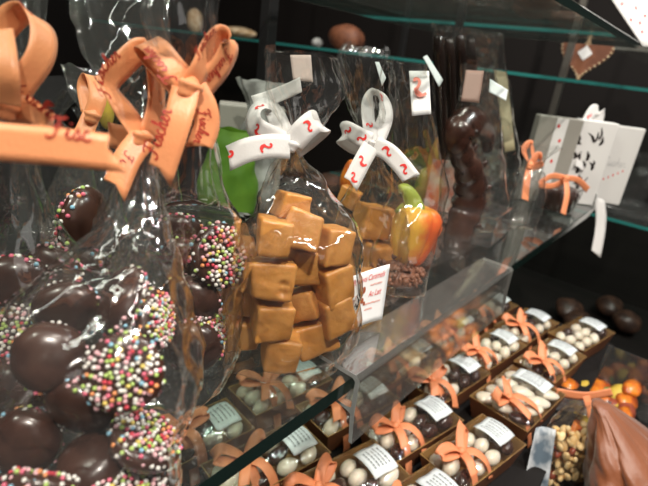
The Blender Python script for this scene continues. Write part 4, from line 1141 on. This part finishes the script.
fr_ = bow('orange_ribbon', [([(556, 392, .555, 0, 1, .2), (585, 396, .55, .1, 1, .2), (612, 392, .55, .1, 1, .2)], .3), ([(586, 396, .548, 1, .1, .2), (590, 408, .545, 1, .1, .2), (592, 418, .545, 1, .1, .2)], .3)], .010, orange_dim, None)
tag(fr_, 'orange ribbon lying across the candied fruit wrapper', 'ribbon')
bl = sheet('blue_white_packet', sq_px([(536, 428), (556, 430), (546, 500), (520, 500)], .475), pbr('blue_grey_print', (.12, .16, .20), .4, col2=(.6, .62, .64), nscale=60), None, bend=.006); bl.name = 'printed_packet'
tag(bl, 'blue-grey and white printed packet left of the nuts', 'packet')
q = PD(660, 400, .62)
eb = pouch('cellophane_bag', (q.x, q.y, zb), .022, .016, .10, cello, 'grey clear bag at the right picture edge beyond the satin bag', 'sweet bag', seed=61, top=.9)

# ================================================================== LIGHT
def area(name, loc, target, size, power, col=(1, .93, .84), sy=None):
    l = bpy.data.lights.new(name, 'AREA'); l.size = size; l.energy = power; l.color = col
    if sy: l.shape = 'RECTANGLE'; l.size_y = sy
    o = bpy.data.objects.new(name, l); COL.objects.link(o); o.location = loc
    o.rotation_euler = (V(target) - V(loc)).to_track_quat('-Z', 'Y').to_euler(); return o
area('ceiling_spot_a', (-.55, -.55, 1.35), (.02, .05, .05), .03, 15.0)
area('ceiling_spot_b', (.35, -.75, 1.35), (.15, .05, 0), .035, 9.0)
area('ceiling_spot_c', (-.75, .35, 1.2), (-.05, .05, .1), .03, 7.0)
area('ceiling_spot_d', (.95, -.45, 1.3), (.45, .0, -.1), .06, 7.0, (.95, .97, 1))
area('ceiling_spot_e', (-.15, -.35, 1.5), (-.1, .05, .1), .03, 6.0)
area('ceiling_spot_f', (.9, .5, 1.3), (.2, .1, 0), .03, 5.0)
area('streak_fill_a', (.0, -.75, 1.5), (.1, .05, 0), 1.3, 2.6, (1, .94, .86), .03)  # long light added so the cellophane shows white streak reflections
area('streak_fill_b', (-.5, .25, 1.5), (0, .05, 0), .03, 1.8, (1, .94, .86), 1.2)  # second added streak light, running along the other direction
area('rear_strip_fill', (.2, .62, .75), (.2, .1, 0), .6, 1.2, (1, .95, .88), .03)  # added strip light above and behind the glass shelves
area('room_fill', (-.6, -1.4, .9), (.1, 0, 0), .7, 1.0, (1, .95, .9))
w = bpy.data.worlds.new('world'); S.world = w; w.use_nodes = True
w.node_tree.nodes['Background'].inputs[0].default_value = (1, .93, .86, 1); w.node_tree.nodes['Background'].inputs[1].default_value = .035

# ================================================================== CAMERA
cd = bpy.data.cameras.new('camera'); cam = bpy.data.objects.new('camera', cd); COL.objects.link(cam); S.camera = cam
cd.sensor_width = 36; cd.sensor_fit = 'HORIZONTAL'; cd.lens = F / 648 * 36; cd.clip_start = .005
R3 = Matrix((RIGHT, -DOWN, -FWD)).transposed()
cam.matrix_world = Matrix.Translation(CAM) @ R3.to_4x4()
cd.dof.use_dof = True; cd.dof.focus_distance = .275; cd.dof.aperture_fstop = 11.0
S.view_settings.view_transform = 'Standard'; S.view_settings.look = 'None'; S.view_settings.gamma = 1; S.view_settings.use_curve_mapping = False
S.view_settings.exposure = .38
S.cycles.transparent_max_bounces = 40; S.cycles.max_bounces = 8; S.cycles.sample_clamp_indirect = 4
